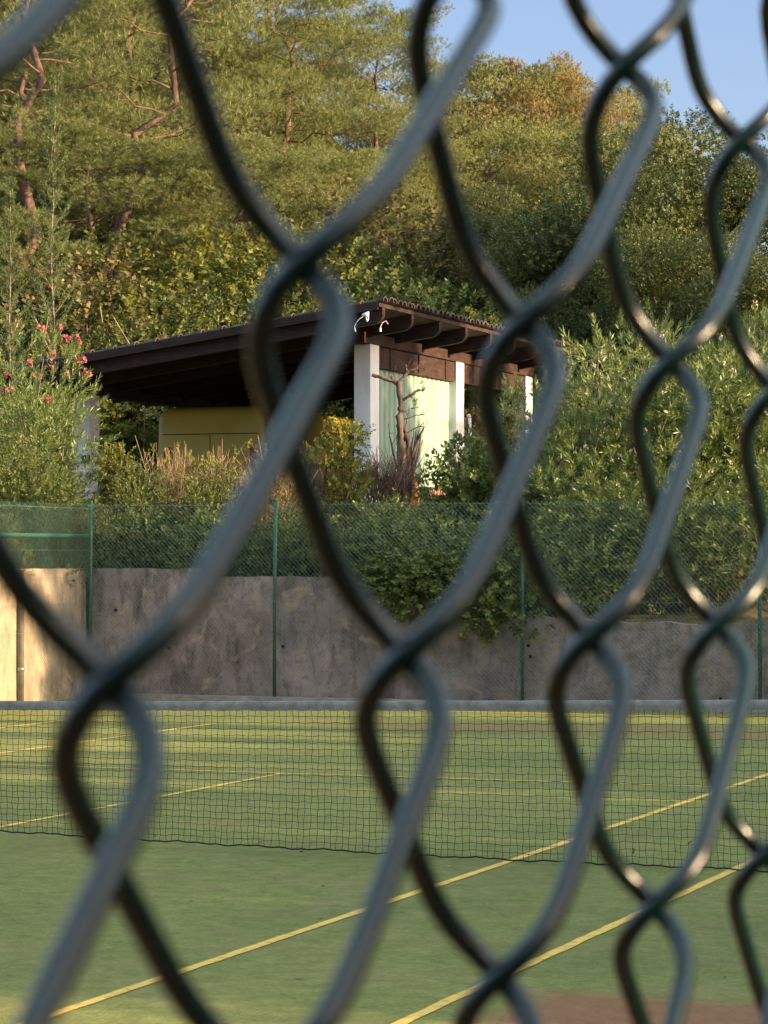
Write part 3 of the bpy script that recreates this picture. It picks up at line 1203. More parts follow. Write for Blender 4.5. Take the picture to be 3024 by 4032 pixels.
def mk_oleander(seed, w, h, n, mat, flowers=0, fl_mat=None, nb=7, L=.135, W=.027, fsz=1.0):
    def b(o):
        rg = np.random.default_rng(seed)
        bl = rand_blobs(rg, nb, w, h, 0, (.42, .62), 1.1)
        p, d = crown(rg, bl, n, .16, .22, .55)
        V = sprigs(rg, p, d, rg.uniform(.18, .34, len(p)), 22, L, W, (1.05, .30))
        quads('leaves', V, mat, o)
        mb = MB()
        sel = p[rg.choice(len(p), min(26, len(p)), replace=False)]
        stems_to(mb, rg, sel, .18, .016, .005)
        mb.build('stems', M['bark_grey'], o, True)
        if flowers:
            top = np.argsort(-(p[:, 2] + rg.normal(0, .55, len(p))))[:flowers]
            fp = p[top] + unit(d[top]) * .30
            for q in fp:
                V = []
                m_ = rg.integers(3, 7)
                c = q + rg.normal(0, .02 * fsz, (m_, 3))
                for cc in c:
                    dr = unit(rg.normal(0, 1, (5, 3)) + np.array([0, 0, .4]))
                    sd = unit(np.cross(dr, rg.normal(0, 1, (5, 3))))
                    V.append(leafquads(np.repeat(cc[None], 5, 0), dr, sd, np.full(5, .036 * fsz), np.full(5, .034 * fsz), .1))
                quads('flower', np.concatenate(V), fl_mat, o)
    return b


def mk_shrub(seed, w, h, n, mat, L=.05, W=.034, leaves=12, stem=(.14, .28), nb=9, up=.5, flat=.9, spread=(1.2, .6)):
    def b(o):
        rg = np.random.default_rng(seed)
        bl = rand_blobs(rg, nb, w, h, 0, (.36, .56), flat)
        p, d = crown(rg, bl, n, .18, .25, up)
        V = sprigs(rg, p, d, rg.uniform(*stem, len(p)), leaves, L, W, spread)
        quads('leaves', V, mat, o)
        mb = MB()
        sel = p[rg.choice(len(p), min(22, len(p)), replace=False)]
        stems_to(mb, rg, sel, .15, .018, .004)
        mb.build('stems', M['bark_grey'], o, True)
    return b


def limb(mb, rg, a, b, r0, r1, sag=0., k=7, steps=6, wob=.05):
    a, b = np.array(a, float), np.array(b, float)
    L = np.linalg.norm(b - a)
    t = np.linspace(0, 1, steps)[:, None]
    p = a + (b - a) * t + rg.normal(0, wob * L / steps, (steps, 3)) * (t * (1 - t) * 4)
    p[:, 2] += sag * L * (t[:, 0] * (1 - t[:, 0]))
    mb.tube(p, np.linspace(r0, r1, steps), k)
    return p


def mk_oak(seed, w, h, n, mat=None, L=.062, W=.044, nb=26):
    def b(o):
        rg = np.random.default_rng(seed)
        th = h * .28
        mb = MB()
        limb(mb, rg, (0, 0, -.3), (rg.normal(0, .2), rg.normal(0, .2), th), .22, .16, 0, 10)
        bl = []
        for i in range(nb):
            d = unit(rg.normal(0, 1, 3) + np.array([0, 0, .15]))
            rr = rg.uniform(.55, 1.05)
            c = np.array([0, 0, h * .58]) + d * np.array([w * .5 - rr * .7, w * .5 - rr * .7, h * .40 - rr * .5]) * rg.uniform(.55, 1)
            bl.append((*c, rr * 1.1, rr * 1.1, rr * .75))
            if i % 2 == 0:
                limb(mb, rg, (0, 0, th * .95), c, .09, .02, .15, 6)
        p, d = crown(rg, bl, n, .2, .3, .45)
        V = sprigs(rg, p, d, rg.uniform(.10, .24, len(p)), 11, L, W, (1.25, .7))
        quads('crown', V, mat or M['oak'], o)
        mb.build('trunk', M['bark_grey'], o, True)
    return b


def mk_pine(seed, w, h, nt_, mat, lean=0.0, z_lo=.25, nbr=34, needle=.11, tw=.0085, dead=True, M_=14, bark='bark_pine', pad=(.55, 1.0)):
    def b(o):
        rg = np.random.default_rng(seed)
        mb = MB()
        top = np.array([lean * h, rg.normal(0, .3), h * .96])
        tr = limb(mb, rg, (0, 0, -.4), top, .17 * h / 10, .03, 0, 9, 12, .25)
        PB, DD_ = [], []
        db = MB()
        for i in range(nbr):
            t = z_lo + (1 - z_lo) * ((i + .5) / nbr) ** .85
            k = t * (len(tr) - 1)
            i0 = min(int(k), len(tr) - 2)
            base = tr[i0] + (tr[i0 + 1] - tr[i0]) * (k - i0)
            az = i * 2.399 + rg.normal(0, .3)
            prof = math.sin(math.pi * min(1, (1.08 - t) / .95) ** .8) if t > .5 else .85 + .15 * rg.random()
            ln = w * .5 * max(.22, prof) * rg.uniform(.7, 1.1)
            rise = rg.uniform(.05, .45) + .5 * max(0, t - .6)
            tip = base + np.array([math.cos(az) * ln, math.sin(az) * ln, ln * rise])
            br = limb(mb, rg, base, tip, .035 * (1.2 - t) + .012, .006, -.15, 5, 6, .25)
            # side twigs carrying flat pads of foliage
            nside = rg.integers(4, 7)
            for s in range(nside):
                q = .4 + .6 * (s + .6) / nside
                kk = q * 5
                j0 = min(int(kk), 4)
                bp = br[j0] + (br[j0 + 1] - br[j0]) * (kk - j0)
                side = np.array([-math.sin(az), math.cos(az), 0]) * (1 if s % 2 else -1)
                tip2 = bp + side * ln * .28 * rg.uniform(.5, 1.1) + np.array([math.cos(az), math.sin(az), .25]) * ln * .22
                limb(mb, rg, bp, tip2, .010, .003, 0, 4, 4, .2)
                m_ = int(nt_ / (nbr * nside))
                pr = rg.uniform(*pad) * (.6 + .5 * ln / (w * .5))
                dd = unit(rg.normal(0, 1, (m_, 3))) * (rg.random((m_, 1)) ** .45)
                c = tip2 + dd * np.array([pr, pr, pr * .42]) + np.array([0, 0, .05])
                PB.append(c)
                DD_.append(dd * np.array([1, 1, .6]) + np.array([0, 0, .75]) + rg.normal(0, .35, (m_, 3)))
            if dead and t < .55:
                for s in range(3):
                    a2 = rg.uniform(0, 6.28)
                    l2 = ln * rg.uniform(.5, 1.0)
                    tip3 = base + np.array([math.cos(a2) * l2, math.sin(a2) * l2, rg.uniform(-.25, .2) * l2])
                    pts = limb(db, rg, base, tip3, .016, .003, -.1, 4, 6, .35)
                    for q in range(5):
                        bp = pts[rg.integers(2, 5)]
                        limb(db, rg, bp, bp + rg.normal(0, .35, 3) * np.array([1, 1, .5]), .006, .002, 0, 3, 3)
        PB, DD_ = np.concatenate(PB), np.concatenate(DD_)
        V = sprigs(rg, PB, DD_, rg.uniform(.05, .12, len(PB)), M_, needle, tw, (1.0, .35))
        quads('crown', V, mat, o)
        mb.build('trunk', M[bark], o, True)
        if dead:
            db.build('dead_branches', M['twig'], o, True)
    return b


def mk_sapling(seed, h, mat):
    """narrow young conifer: upright twigs up one long leader"""
    def b(o):
        rg = np.random.default_rng(seed)
        mb = MB()
        limb(mb, rg, (0, 0, 0), (.1, 0, h), .045, .008, 0, 6, 12, .1)
        PB, DD_ = [], []
        for i in range(64):
            t = (i + .5) / 64
            az = i * 2.399
            ln = (.75 * (1 - t) + .10) * rg.uniform(.6, 1.1) * min(1, .5 + t * 3)
            base = np.array([.1 * t, 0, h * t])
            tip = base + np.array([math.cos(az) * ln, math.sin(az) * ln, ln * .9])
            limb(mb, rg, base, tip, .010, .003, -.1, 4, 4)
            for q in np.linspace(.15, 1, 7):
                PB.append(base + (tip - base) * q + rg.normal(0, .03, (5, 3)))
                DD_.append(np.repeat((tip - base)[None], 5, 0) / ln + rg.normal(0, .5, (5, 3)))
        PB, DD_ = np.concatenate(PB), np.concatenate(DD_)
        quads('leaves', sprigs(rg, PB, DD_, .08, 8, .05, .012, (.9, .3)), mat, o)
        mb.build('trunk', M['bark_grey'], o, True)
    return b


def mk_dry(seed, w, h, n, mat=None, r=.006, leaf=None, fan=.35):
    """cut dry hedge: many upright stems forking near their flat-cut tops"""
    def b(o):
        rg = np.random.default_rng(seed)
        mb = MB()
        tips = []
        for i in range(n):
            x, y = rg.uniform(-w / 2, w / 2), rg.normal(0, .12)
            hh_ = h * rg.uniform(.75, 1.0)
            a = np.array([x * .8, y, 0])
            m1 = np.array([x * .9 + rg.normal(0, .03), y + rg.normal(0, .03), hh_ * .55])
            mb.tube(np.array([a, (a + m1) / 2 + rg.normal(0, .015, 3), m1]), [r * 1.5, r * 1.3, r], 5)
            for q in range(5):
                e = m1 + np.array([rg.normal(0, fan * .35), rg.normal(0, fan * .3), hh_ * rg.uniform(.25, .45)])
                c = (m1 + e) / 2 + rg.normal(0, .02, 3)
                mb.tube(np.array([m1, c, e]), [r * .8, r * .6, r * .35], 4)
                for z in range(3):
                    e2 = c + np.array([rg.normal(0, .07), rg.normal(0, .07), rg.uniform(.05, .16)])
                    mb.tube(np.array([c, e2]), [r * .45, r * .25], 3)
                tips.append(e)
        mb.build('stems', mat or M['twig'], o)
        if leaf:
            tips = np.array(tips)
            s = tips[rg.choice(len(tips), len(tips) // 3, replace=False)]
            quads('leaves', sprigs(rg, s - [0, 0, .1], rg.normal(0, .5, s.shape) + [0, 0, 1], .12, 8, .04, .025), leaf, o)
    return b


PROTO_USED = {}


def copy_tree(o):
    c = o.copy()
    COL.objects.link(c)
    for ch in list(o.children):
        d = ch.copy()
        COL.objects.link(d)
        d.parent = c
        for g in list(ch.children):
            e = g.copy()
            COL.objects.link(e)
            e.parent = d
    return c


def place(proto, x, Y, top=None, h=None, sc=None, label='', rz=0, hp=1.0, group=None, wide=1.0, dz=0.0, X=None, leaf=None, cat=None):
    """x: photo column at depth Y; top: photo row its top reaches; hp: height of the prototype"""
    X = (x - 1512) / FPX * Y if X is None else X
    g = ground(X, Y) + dz
    if top is not None:
        h = H_EYE + (HOR - top) / FPX * Y - g
    s = sc or h / hp
    if proto.name not in PROTO_USED:
        PROTO_USED[proto.name] = [ch.data for ch in sorted(proto.children, key=lambda c: c['slot'])]
        o = proto
    else:
        o = copy_tree(proto)
        for ch, me in zip(sorted(o.children, key=lambda c: c['slot']), PROTO_USED[proto.name]):
            ch.data = me
    o.location = (X, Y, g - .05)
    o.rotation_euler = (0, 0, rz)
    o.scale = (s * wide, s * wide, s)
    o['label'] = label
    if group:
        o['group'] = group
    if cat:
        o['category'] = cat
    if leaf:
        for ch in o.children:
            if ch.name.split('.')[0] in ('crown', 'leaves'):
                me = ch.data.copy()
                me.materials[0] = leaf
                ch.data = me
    return o


# prototypes -------------------------------------------------------
pineA = plant('pine_tree', '', 'tree', mk_pine(21, 7.5, 12, 12500, M['pine'], .04, .12, 40, .17, .012, M_=16))
pineB = plant('pine_tree', '', 'tree', mk_pine(22, 7.0, 12, 12500, M['pine'], -.06, .12, 40, .17, .012, M_=16))
pineC = plant('pine_tree', '', 'tree', mk_pine(23, 6.0, 9, 9000, M['pine_far'], 0, .05, 40, .14, .022, False, 12, pad=(.55, 1.0)))
oakA = plant('oak_tree', '', 'tree', mk_oak(31, 7.5, 8.5, 9000))
oakB = plant('oak_tree', '', 'tree', mk_oak(32, 6.5, 8.5, 8500))
olA = plant('oleander_bush', '', 'shrub', mk_oleander(41, 3.0, 3.1, 520, M['oleander'], 7, M['pale_petal']))
olB = plant('oleander_bush', '', 'shrub', mk_oleander(42, 2.7, 3.1, 480, M['oleander'], 5, M['pale_petal']))
olP = plant('oleander_bush', '', 'shrub', mk_oleander(43, 2.9, 3.1, 620, M['oleander_pale'], 4, M['pale_petal'], L=.125, W=.023))
shA = plant('leafy_shrub', '', 'shrub', mk_shrub(51, 3.0, 2.6, 1500, M['shrub']))
shB = plant('leafy_shrub', '', 'shrub', mk_shrub(52, 3.2, 2.6, 1500, M['shrub'], L=.06, W=.045))
shC = plant('leafy_shrub', '', 'shrub', mk_shrub(53, 1.9, 1.5, 700, M['shrub_dark'], L=.075, W=.05))
shN = plant('leafy_shrub', '', 'shrub', mk_shrub(54, 1.15, 2.3, 620, M['shrub_yellow'], .06, .036, 14, (.12, .26), 7, .8))
sapA = plant('young_conifer', '', 'tree', mk_sapling(61, 6, M['sapling']))

# --- hillside pines, left to right
pines = [
    (pineA, 60, 67, -330, 0.3, 'tall pine on the slope at the top left, behind the narrow young conifer', 1.0),
    (pineB, 470, 69, -360, 2.1, 'tall leaning pine on the slope, second from the left', 1.0),
    (pineA, 830, 72, -420, 4.0, 'tall pine on the slope right behind the left half of the carport roof', 1.0),
    (pineB, 1180, 71, -260, 5.2, 'tall pine above the highest corner of the carport, beside the open sky', 1.0),
    (pineA, 1480, 78, 60, 1.2, 'pine whose feathery top ends against the sky left of the distant ridge', .9),
    (pineB, 230, 80, -500, .9, 'pine farther up the slope, seen between the first two tall ones', 1.1),
    (pineA, 640, 84, -500, 3.3, 'high pine at the back of the slope, behind the leaning one', 1.1),
    (pineB, 1020, 86, -420, 2.7, 'high back pine half hidden behind the tall pines above the roof', 1.1),
    (pineA, -350, 70, -300, 2.0, 'pine at the extreme left, only its right branches in view', 1.0),
    (pineB, 1350, 66, 640, 4.4, 'shorter pine with lit tips just above the carport corner', 1.3),
    (pineA, 300, 61, 560, 5.5, 'low spreading pine between the young conifer and the carport roof', 1.5),
    (pineB, 900, 62, 600, 1.6, 'low spreading pine directly above the middle of the carport roof', 1.4),
]
for (pr, x, Y, top, rz, lab, wd) in pines:
    place(pr, x, Y, top, label=lab, rz=rz, hp=12, wide=wd, group='pines on the hillside')
pineD = plant('pine_tree', '', 'tree', mk_pine(24, 5.0, 12, 2600, M['pine'], .27, .50, 22, .15, .012, M_=14))
pineE = plant('pine_tree', '', 'tree', mk_pine(25, 5.0, 12, 2600, M['pine'], .05, .62, 18, .15, .012, M_=14))
place(pineD, 230, 61, -330, label='slanting bare trunked pine leaning right at the upper left', rz=0, hp=12)
place(pineE, 60, 60, -500, label='straight bare trunked pine near the left edge, its brown trunk in the sun', rz=1, hp=12)
ridge = [
    (1640, 98, 440, 0, 'ridge pine nearest the tall pines, yellow green, left of the skyline dip'),
    (1770, 104, 430, 1, 'yellow green ridge pine second in the distant row'),
    (1895, 96, 275, 2, 'highest round topped ridge pine in the distant row'),
    (2010, 100, 330, 3, 'pale green ridge pine left of the orange brown one'),
    (2115, 97, 285, 4, 'half dead orange brown pine on the distant ridge'),
    (2250, 104, 370, 5, 'small ridge pine standing right of the orange brown one'),
    (2390, 100, 470, 6, 'last low ridge pine before the dark oaks on the right'),
    (1730, 84, 640, 2.5, 'lower yellow green pine below the skyline, left of the oaks'),
    (1950, 82, 560, 1.5, 'broad pale pine in the lit slope below the ridge'),
    (2170, 84, 520, .5, 'pale lit pine on the slope right under the orange brown one'),
    (1560, 80, 520, 3.5, 'pale pine joining the tall pines to the distant ridge'),
    (2420, 82, 560, 2.2, 'pale pine rising behind the left oak crowns'),
    (1330, 80, 330, 1.2, 'soft pale pine filling the slope under the patch of sky'),
    (1120, 79, 240, 2.2, 'soft pale pine between the tall pines above the roof corner'),
    (880, 80, 200, 3.2, 'soft pale pine behind the tall pine over the left roof half'),
    (600, 75, 200, 4.2, 'soft pale pine left of the middle of the slope'),
    (300, 74, 250, 5.2, 'soft pale pine behind the young conifer'),
    (60, 72, 300, .4, 'soft pale pine at the left edge of the slope'),
    (760, 67, 560, 1.4, 'low soft pine over the left bushes above the roof'),
    (1180, 68, 620, 2.4, 'low soft pine over the bushes right of the roof middle'),
    (430, 66, 560, 3.4, 'low soft pine between the brushwood and the bushes'),
]
for (x, Y, top, rz, lab) in ridge:
    place(pineC, x, Y, top, label=lab, rz=rz, hp=9, wide=.75 if lab.startswith('half dead') else 1.15, group='pines on the distant ridge',
          leaf=M['pine_dead'] if lab.startswith('half dead') else None)
# --- oaks
oaks = [
    (oakA, 2060, 64, 640, .2, 'left dark oak above the right end of the carport roof'),
    (oakB, 2360, 62, 420, 1.3, 'tall dark oak right of the distant pine ridge, at the start of the oaks'),
    (oakA, 2640, 59, 370, 2.6, 'tall oak at right with sunlit leaf clusters facing the court'),
    (oakB, 2920, 58, 380, 3.9, 'tall oak near the right edge, its crown against the sky'),
    (oakA, 3200, 57, 360, 5.0, 'oak at the extreme right edge, only its left side in view'),
    (oakB, 1800, 66, 790, 2.0, 'smaller oak behind the highest part of the carport roof'),
    (oakA, 2300, 56, 880, 4.1, 'low dark oak just above the pale oleander by the carport'),
    (oakB, 2680, 54, 760, 5.6, 'low oak in full sun between the oleanders and the tall oaks'),
    (oakA, 3020, 53, 820, 1.1, 'low sunlit oak above the oleanders at the right edge'),
]
for (pr, x, Y, top, rz, lab) in oaks:
    place(pr, x, Y, top, label=lab, rz=rz, hp=8.8, wide=1.12, group='oaks on the right of the slope')
# --- scrub on the slope above the carport roof
scrub = [
    (shA, 40, 57, 1080, 0, 'bush on the slope at the left edge under the young conifer', M['shrub_dark'], 1.3),
    (shB, 330, 58, 1010, 1, 'bush on the slope left of the carport roof', M['shrub_brown'], 1.3),
    (shA, 600, 59, 880, 2, 'tall leafy bush on the slope above the left part of the roof', None, 1.2),
    (shB, 840, 58, 900, 3, 'broad green bush above the middle of the roof, left of its neighbour', M['shrub_yellow'], 1.3),
    (shA, 1080, 59, 960, 4, 'green bush above the right part of the front roof edge', None, 1.2),
    (shB, 1320, 59, 860, 5, 'bright green bush above the high corner of the roof', None, 1.2),
    (shA, 1560, 60, 1000, 1.5, 'bush behind the roof corner, under the smaller oak', None, 1.2),
    (shB, 470, 56, 1200, 2.5, 'low olive bush touching the left end of the roof line', M['shrub_brown'], 1.2),
    (shA, 740, 55.5, 1150, 3.5, 'low bush rising just over the left half of the roof line', None, 1.1),
    (shB, 1000, 55.5, 1130, 4.5, 'low bush rising just over the right half of the roof line', None, 1.1),
    (shA, 150, 54, 1330, 5.5, 'low bush at left behind the flowering oleander', M['shrub_yellow'], 1.2),
    (shB, 1440, 63, 720, 0.7, 'leafy bush high on the slope between the pines and the smaller oak', M['shrub_brown'], 1.3),
    (shA, 200, 63, 860, 1.7, 'dark bush high on the slope beside the young conifer', M['shrub_dark'], 1.3),
    (shB, 1660, 57, 1120, 2.2, 'dark bush just behind the roof tiles near the high corner', M['shrub_dark'], 1.2),
    (shA, 190, 60, 1040, 4.8, 'rust red withered bush on the slope at left', M['shrub_rust'], .8),
    (shB, 1960, 55, 1230, 3.1, 'dark bush behind the receding right edge of the roof', M['shrub_dark'], 1.2),
    (shA, 1900, 52.5, 1560, 3.1, 'autumn coloured bush seen through the open bay right of the second pillar', M['shrub_rust'], 1.0),
    (shB, 2000, 51.6, 1600, .6, 'green bush behind the open right bay of the carport', None, 1.0),
    (shA, -60, 60, 800, 3, 'leafy bush cut by the left edge of the picture, high on the slope', None, 1.3),
]
for (pr, x, Y, top, rz, lab, lf, wd) in scrub:
    place(pr, x, Y, top, label=lab, rz=rz, hp=2.7, wide=wd, leaf=lf, group='bushes on the slope')
place(sapA, 195, 49, 300, label='narrow young conifer with an upright pointed top at the upper left', hp=6, wide=.62)
place(sapA, 40, 50, 700, label='shorter pale young conifer at the left edge below the pointed one', hp=6, wide=.8, rz=2)

# --- oleanders, right of the carport and above the low wall
oleanders = [
    (olP, 2320, 37.2, 1262, 0, 'pale green oleander with the highest top, right beside the carport', .88),
    (olA, 2245, 40.2, 1350, 4.4, 'narrow oleander covering the far end of the roof edge', .5),
    (olA, 2470, 36.2, 1500, 1, 'oleander in front of the pale one, hanging towards the wall', 1.0),
    (olB, 2680, 36.4, 1390, 2, 'oleander between the pale tall one and the right hand group', .9),
    (olP, 2640, 41.0, 1195, 3, 'tall pale oleander at the back, its tip under the oaks', .8),
    (olA, 2900, 36.5, 1330, 4, 'sunlit oleander second from the right edge', .9),
    (olB, 3110, 36.8, 1230, 5, 'tall oleander at the right edge with a few pale flowers', .9),
    (olP, 2960, 41.0, 1180, 1.3, 'grey green oleander at the back near the right edge', .9),
    (olB, 2240, 35.0, 1760, 2.2, 'low oleander left of the others, its leaves behind the mesh fence', 1.1),
    (olA, 2560, 34.4, 1830, 3.3, 'low oleander over the low wall, in the middle of the right group', 1.2),
    (olB, 2830, 34.3, 1790, 4.6, 'low oleander over the low wall, nearest the right edge but one', 1.2),
    (olA, 3080, 34.2, 1750, .4, 'low oleander over the low wall at the right edge', 1.2),
]
for (pr, x, Y, top, rz, lab, wd) in oleanders:
    o_ = place(pr, x, Y, top, label=lab, rz=rz, hp=3.25, wide=wd, group='oleanders above the low wall')
# small leafy shoots near the second pillar
shoots = [(1800, 41.0, 1690, 'small oleander shoot with dark pointed leaves before the green sheet', .5),
          (1680, 40.4, 1790, 'smaller oleander shoot low beside the orange canister', .5),
          (2130, 41.5, 1560, 'slim oleander with white flowers in front of the last pillar', .6)]
olS = plant('oleander_shoot', '', 'shrub', mk_oleander(44, .9, 1.3, 20, M['shrub_dark'], 0, None, 3, .17, .026))
for (x, Y, top, lab, wd) in shoots[:2]:
    place(olS, x, Y, top, label=lab, hp=1.5, rz=x * .01, wide=.8)
place(olB, shoots[2][0], shoots[2][1], shoots[2][2], label=shoots[2][3], hp=3.25, wide=.42, rz=1)

# red flowering oleander at left
olR = plant('flowering_oleander', 'big oleander with clusters of red pink flowers at left, under the roof end', 'shrub',
            mk_oleander(45, 3.2, 3.2, 760, M['oleander'], 20, M['pink'], 9, .115, .02, 1.4))
place(olR, 165, 38.4, 1340, label='big oleander with clusters of red pink flowers at left, under the roof end', hp=3.3, wide=.82, rz=.5)
place(olR, -140, 40.5, 1290, label='second flowering oleander cut by the left edge of the picture', hp=3.3, wide=.9, rz=2.4)

# --- shrubs in front of the carport, behind the fence
front = [
    (shB, 60, 36.0, 1700, 0, 'green bush at the left edge under the flowering oleander', None, 1.0),
    (shA, 290, 35.6, 1975, 1, 'bush in front of the left grey pillar foot', None, .9),
    (shN, 500, 37.6, 1740, 2, 'yellow green bush right of the left pillar', None, .9),
    (shA, 620, 36.2, 1800, 3, 'bush before the left half of the yellow van', None, .95),
    (shB, 860, 36.4, 1810, 4, 'bush before the right half of the yellow van', None, .9),
    (shA, 1110, 36.0, 1850, 5, 'bush left of the yellow green one by the first pillar', M['shrub_brown'], .9),
    (shN, 1335, 37.6, 1640, 6, 'bright yellow green upright bush beside the first white pillar', None, 1.0),
    (shC, 1480, 36.0, 1930, 1, 'low dark bush at the foot of the first white pillar', None, 1.0),
    (shC, 1700, 36.2, 1960, 2, 'low dark bush below the green sheet and the dead tree', None, 1.0),
    (shC, 1940, 37.0, 1690, 3, 'dark green bush between the second pillar and the oleanders', None, .9),
    (shC, 2080, 38.0, 1800, 4, 'dark bush under the last pillar, left of the oleanders', None, .9),
    (shC, 560, 35.9, 1975, 2, 'dark hanging bush right behind the mesh near the left post', None, 1.15),
    (shC, 880, 35.5, 1990, 3, 'dark hanging bush behind the mesh right of the pale post', None, 1.15),
    (shC, 1230, 35.1, 1985, 4, 'dark hanging bush over the wall left of the centre', None, 1.15),
    (shC, 1560, 34.6, 2000, 5, 'dark hanging bush over the short middle wall step', None, 1.15),
    (shC, 1850, 34.3, 1990, .5, 'dark hanging bush over the wall right of the step', None, 1.15),
    (shC, 2120, 34.0, 2000, 1.5, 'dark hanging bush over the low wall under the left oleander', None, 1.15),
    (shC, 720, 35.4, 2040, 1.2, 'small dark bush filling the gap behind the pale fence post', None, 1.2),
    (shC, 1060, 35.0, 2060, 2.2, 'small dark bush leaning on the wall edge left of the centre', None, 1.2),
    (shC, 1400, 34.5, 2060, 3.2, 'small dark bush creeping over the wall edge at the centre', None, 1.2),
    (shC, 1700, 33.8, 2110, 4.2, 'small dark bush dropping over the short wall step', None, 1.5),
    (shC, 1520, 34.05, 2150, 2.9, 'low trailing bush covering the drop between the two wall heights', None, 1.4),
    (shC, 1990, 33.8, 2080, 5.2, 'small dark bush at the foot of the left oleander', None, 1.3),
    (shC, 420, 36.0, 2060, 6.2, 'small dark bush right of the corner post', None, 1.1),
    (shA, -20, 33.6, 2000, 5.2, 'bush growing directly above the sunlit side wall', None, .9),
    (shB, 230, 35.2, 2010, .8, 'bush in the corner above the wall behind the fine mesh', None, .8),
    (shA, 120, 36.4, 1960, 2.5, 'bush behind the fine mesh side fence at left', None, .9),
    (shB, -140, 36.4, 1800, 3.2, 'bush cut by the left edge behind the side fence', None, 1.0),
    (shC, 1400, 34.9, 2150, 2.8, 'small light bush trailing over the wall edge near the middle', M['shrub_yellow'], 1.2),
]
for (pr, x, Y, top, rz, lab, lf, wd) in front:
    hp = 1.6 if pr is shC else (2.3 if pr is shN else 2.7)
    place(pr, x, Y, top, label=lab, rz=rz, hp=hp, wide=wd, leaf=lf, group='bushes between fence and carport')

# --- cut dry hedge stems
dryA = plant('dry_hedge', '', 'shrub', mk_dry(71, 1.5, 1.2, 38, None, .007, M['shrub_yellow']))
dryB = plant('dry_hedge', '', 'shrub', mk_dry(72, .55, 1.2, 34, M['twig_brown'], .006))
dl = [(dryA, 880, 37.2, 1672, 'row of clipped brown dry stems in front of the yellow van', 1.0, 0),
      (dryA, 1250, 37.6, 1690, 'clipped dry stems left of the yellow green bush', .45, 3.1),
      (dryA, 700, 37.0, 1700, 'few thin pale dry stems before the left side of the van', .35, 1.2),
      (dryB, 1500, 38.6, 1700, 'dark bare clipped stems in front of the first white pillar', 1.15, 0),
      (dryB, 1840, 40.0, 1700, 'reddish bare twigs crossing the second white pillar', .6, 1)]
for (pr, x, Y, top, lab, wd, rz) in dl:
    place(pr, x, Y, top, label=lab, hp=1.25, wide=wd, rz=rz)

# --- dead pollarded tree before the green sheet
dt = empty('dead_tree', P(1590, 2010, 39.6), 'dead pruned tree with stubby bare branches before the pale green sheet', 'tree')
rg = np.random.default_rng(9)


def path(pts, Y=39.6):
    return [P(x, y, Y + dy) for (x, y, dy) in [(p + (0,))[:3] for p in pts]]


def rough(pts, rads):
    pts = np.array([tuple(p) for p in pts])
    t = np.linspace(0, len(pts) - 1, (len(pts) - 1) * 5 + 1)
    q = np.stack([np.interp(t, range(len(pts)), pts[:, c]) for c in range(3)], 1)
    r = np.interp(t, range(len(pts)), rads) * .86
    q[1:-1] += rg.normal(0, .16, (len(q) - 2, 3)) * r[1:-1, None]
    return q, r * (1 + rg.normal(0, .10, len(r)))


mb = MB()
mb.tube(*rough(path([(1590, 2030), (1586, 1900), (1580, 1780), (1578, 1700), (1572, 1640), (1580, 1590), (1572, 1540), (1568, 1500)]),
        [.085, .075, .07, .062, .055, .043, .047, .04]), 10)
mb.tube(*rough(path([(1600, 2030, .05), (1606, 1900, .05), (1612, 1800, .05), (1604, 1720), (1590, 1680)]), [.05, .05, .045, .04, .03]), 8)
part(mb, 'trunk', M['dead_wood'], dt, True)
for pts, rads in (
        ([(1568, 1505), (1530, 1495), (1500, 1485), (1466, 1476)], [.035, .03, .028, .03]),
        ([(1566, 1512), (1545, 1500), (1545, 1482)], [.03, .03, .02]),
        ([(1572, 1505), (1592, 1480), (1612, 1458), (1640, 1452), (1674, 1446)], [.035, .028, .022, .014, .008]),
        ([(1605, 1465), (1600, 1450), (1598, 1434)], [.02, .012, .008]),
        ([(1635, 1453), (1650, 1438), (1656, 1424)], [.014, .010, .006]),
        ([(1640, 1470), (1660, 1462), (1682, 1450)], [.012, .010, .006]),
        ([(1585, 1575), (1608, 1562), (1630, 1548), (1645, 1535), (1664, 1537)], [.026, .022, .026, .022, .008]),
        ([(1592, 1650), (1612, 1645), (1640, 1634), (1664, 1634)], [.016, .010, .008, .005]),
        ([(1600, 1710), (1625, 1690), (1655, 1678), (1676, 1682)], [.022, .014, .008, .004]),
        ([(1606, 1860, .05), (1630, 1770), (1655, 1710), (1670, 1684)], [.035, .026, .020, .014]),
        ([(1580, 1900), (1552, 1800), (1536, 1720), (1530, 1680)], [.028, .02, .012, .006]),
        ([(1590, 1700), (1606, 1640), (1612, 1600)], [.016, .009, .004])):
    mb = MB()
    q, r = rough(path(pts), rads)
    mb.tube(q, r, 7)
    for z in range(3 if rads[0] < .034 else 1):
        a = q[rg.integers(len(q) // 2, len(q))]
        e = a + rg.normal(0, .07, 3) + [0, 0, .05]
        mb.tube(np.array([a, (a + e) / 2 + rg.normal(0, .012, 3), e]), [.006, .004, .002], 4)
    part(mb, 'branch', M['dead_wood'], dt, True)
mb = MB()
for i in range(46):
    x = 1560 + rg.uniform(0, 105)
    top = 1700 + rg.uniform(-15, 40)
    mb.tube(path([(1590 + (x - 1600) * .35, 1990), (1595 + (x - 1600) * .6, 1850), (x, top)]), [.010, .008, .004], 4)
part(mb, 'suckers', M['dead_wood'], dt)
sq = np.array([tuple(P(x, y, 39.5)) for (x, y) in ((1625, 1590), (1635, 1580), (1612, 1610), (1640, 1600), (1668, 1500), (1660, 1555))]) - np.array(dt.location)
quads('leaves', sprigs(rg, sq, rg.normal(0, .6, sq.shape) + [0, 0, .6], .1, 9, .06, .02), M['shrub'], dt)

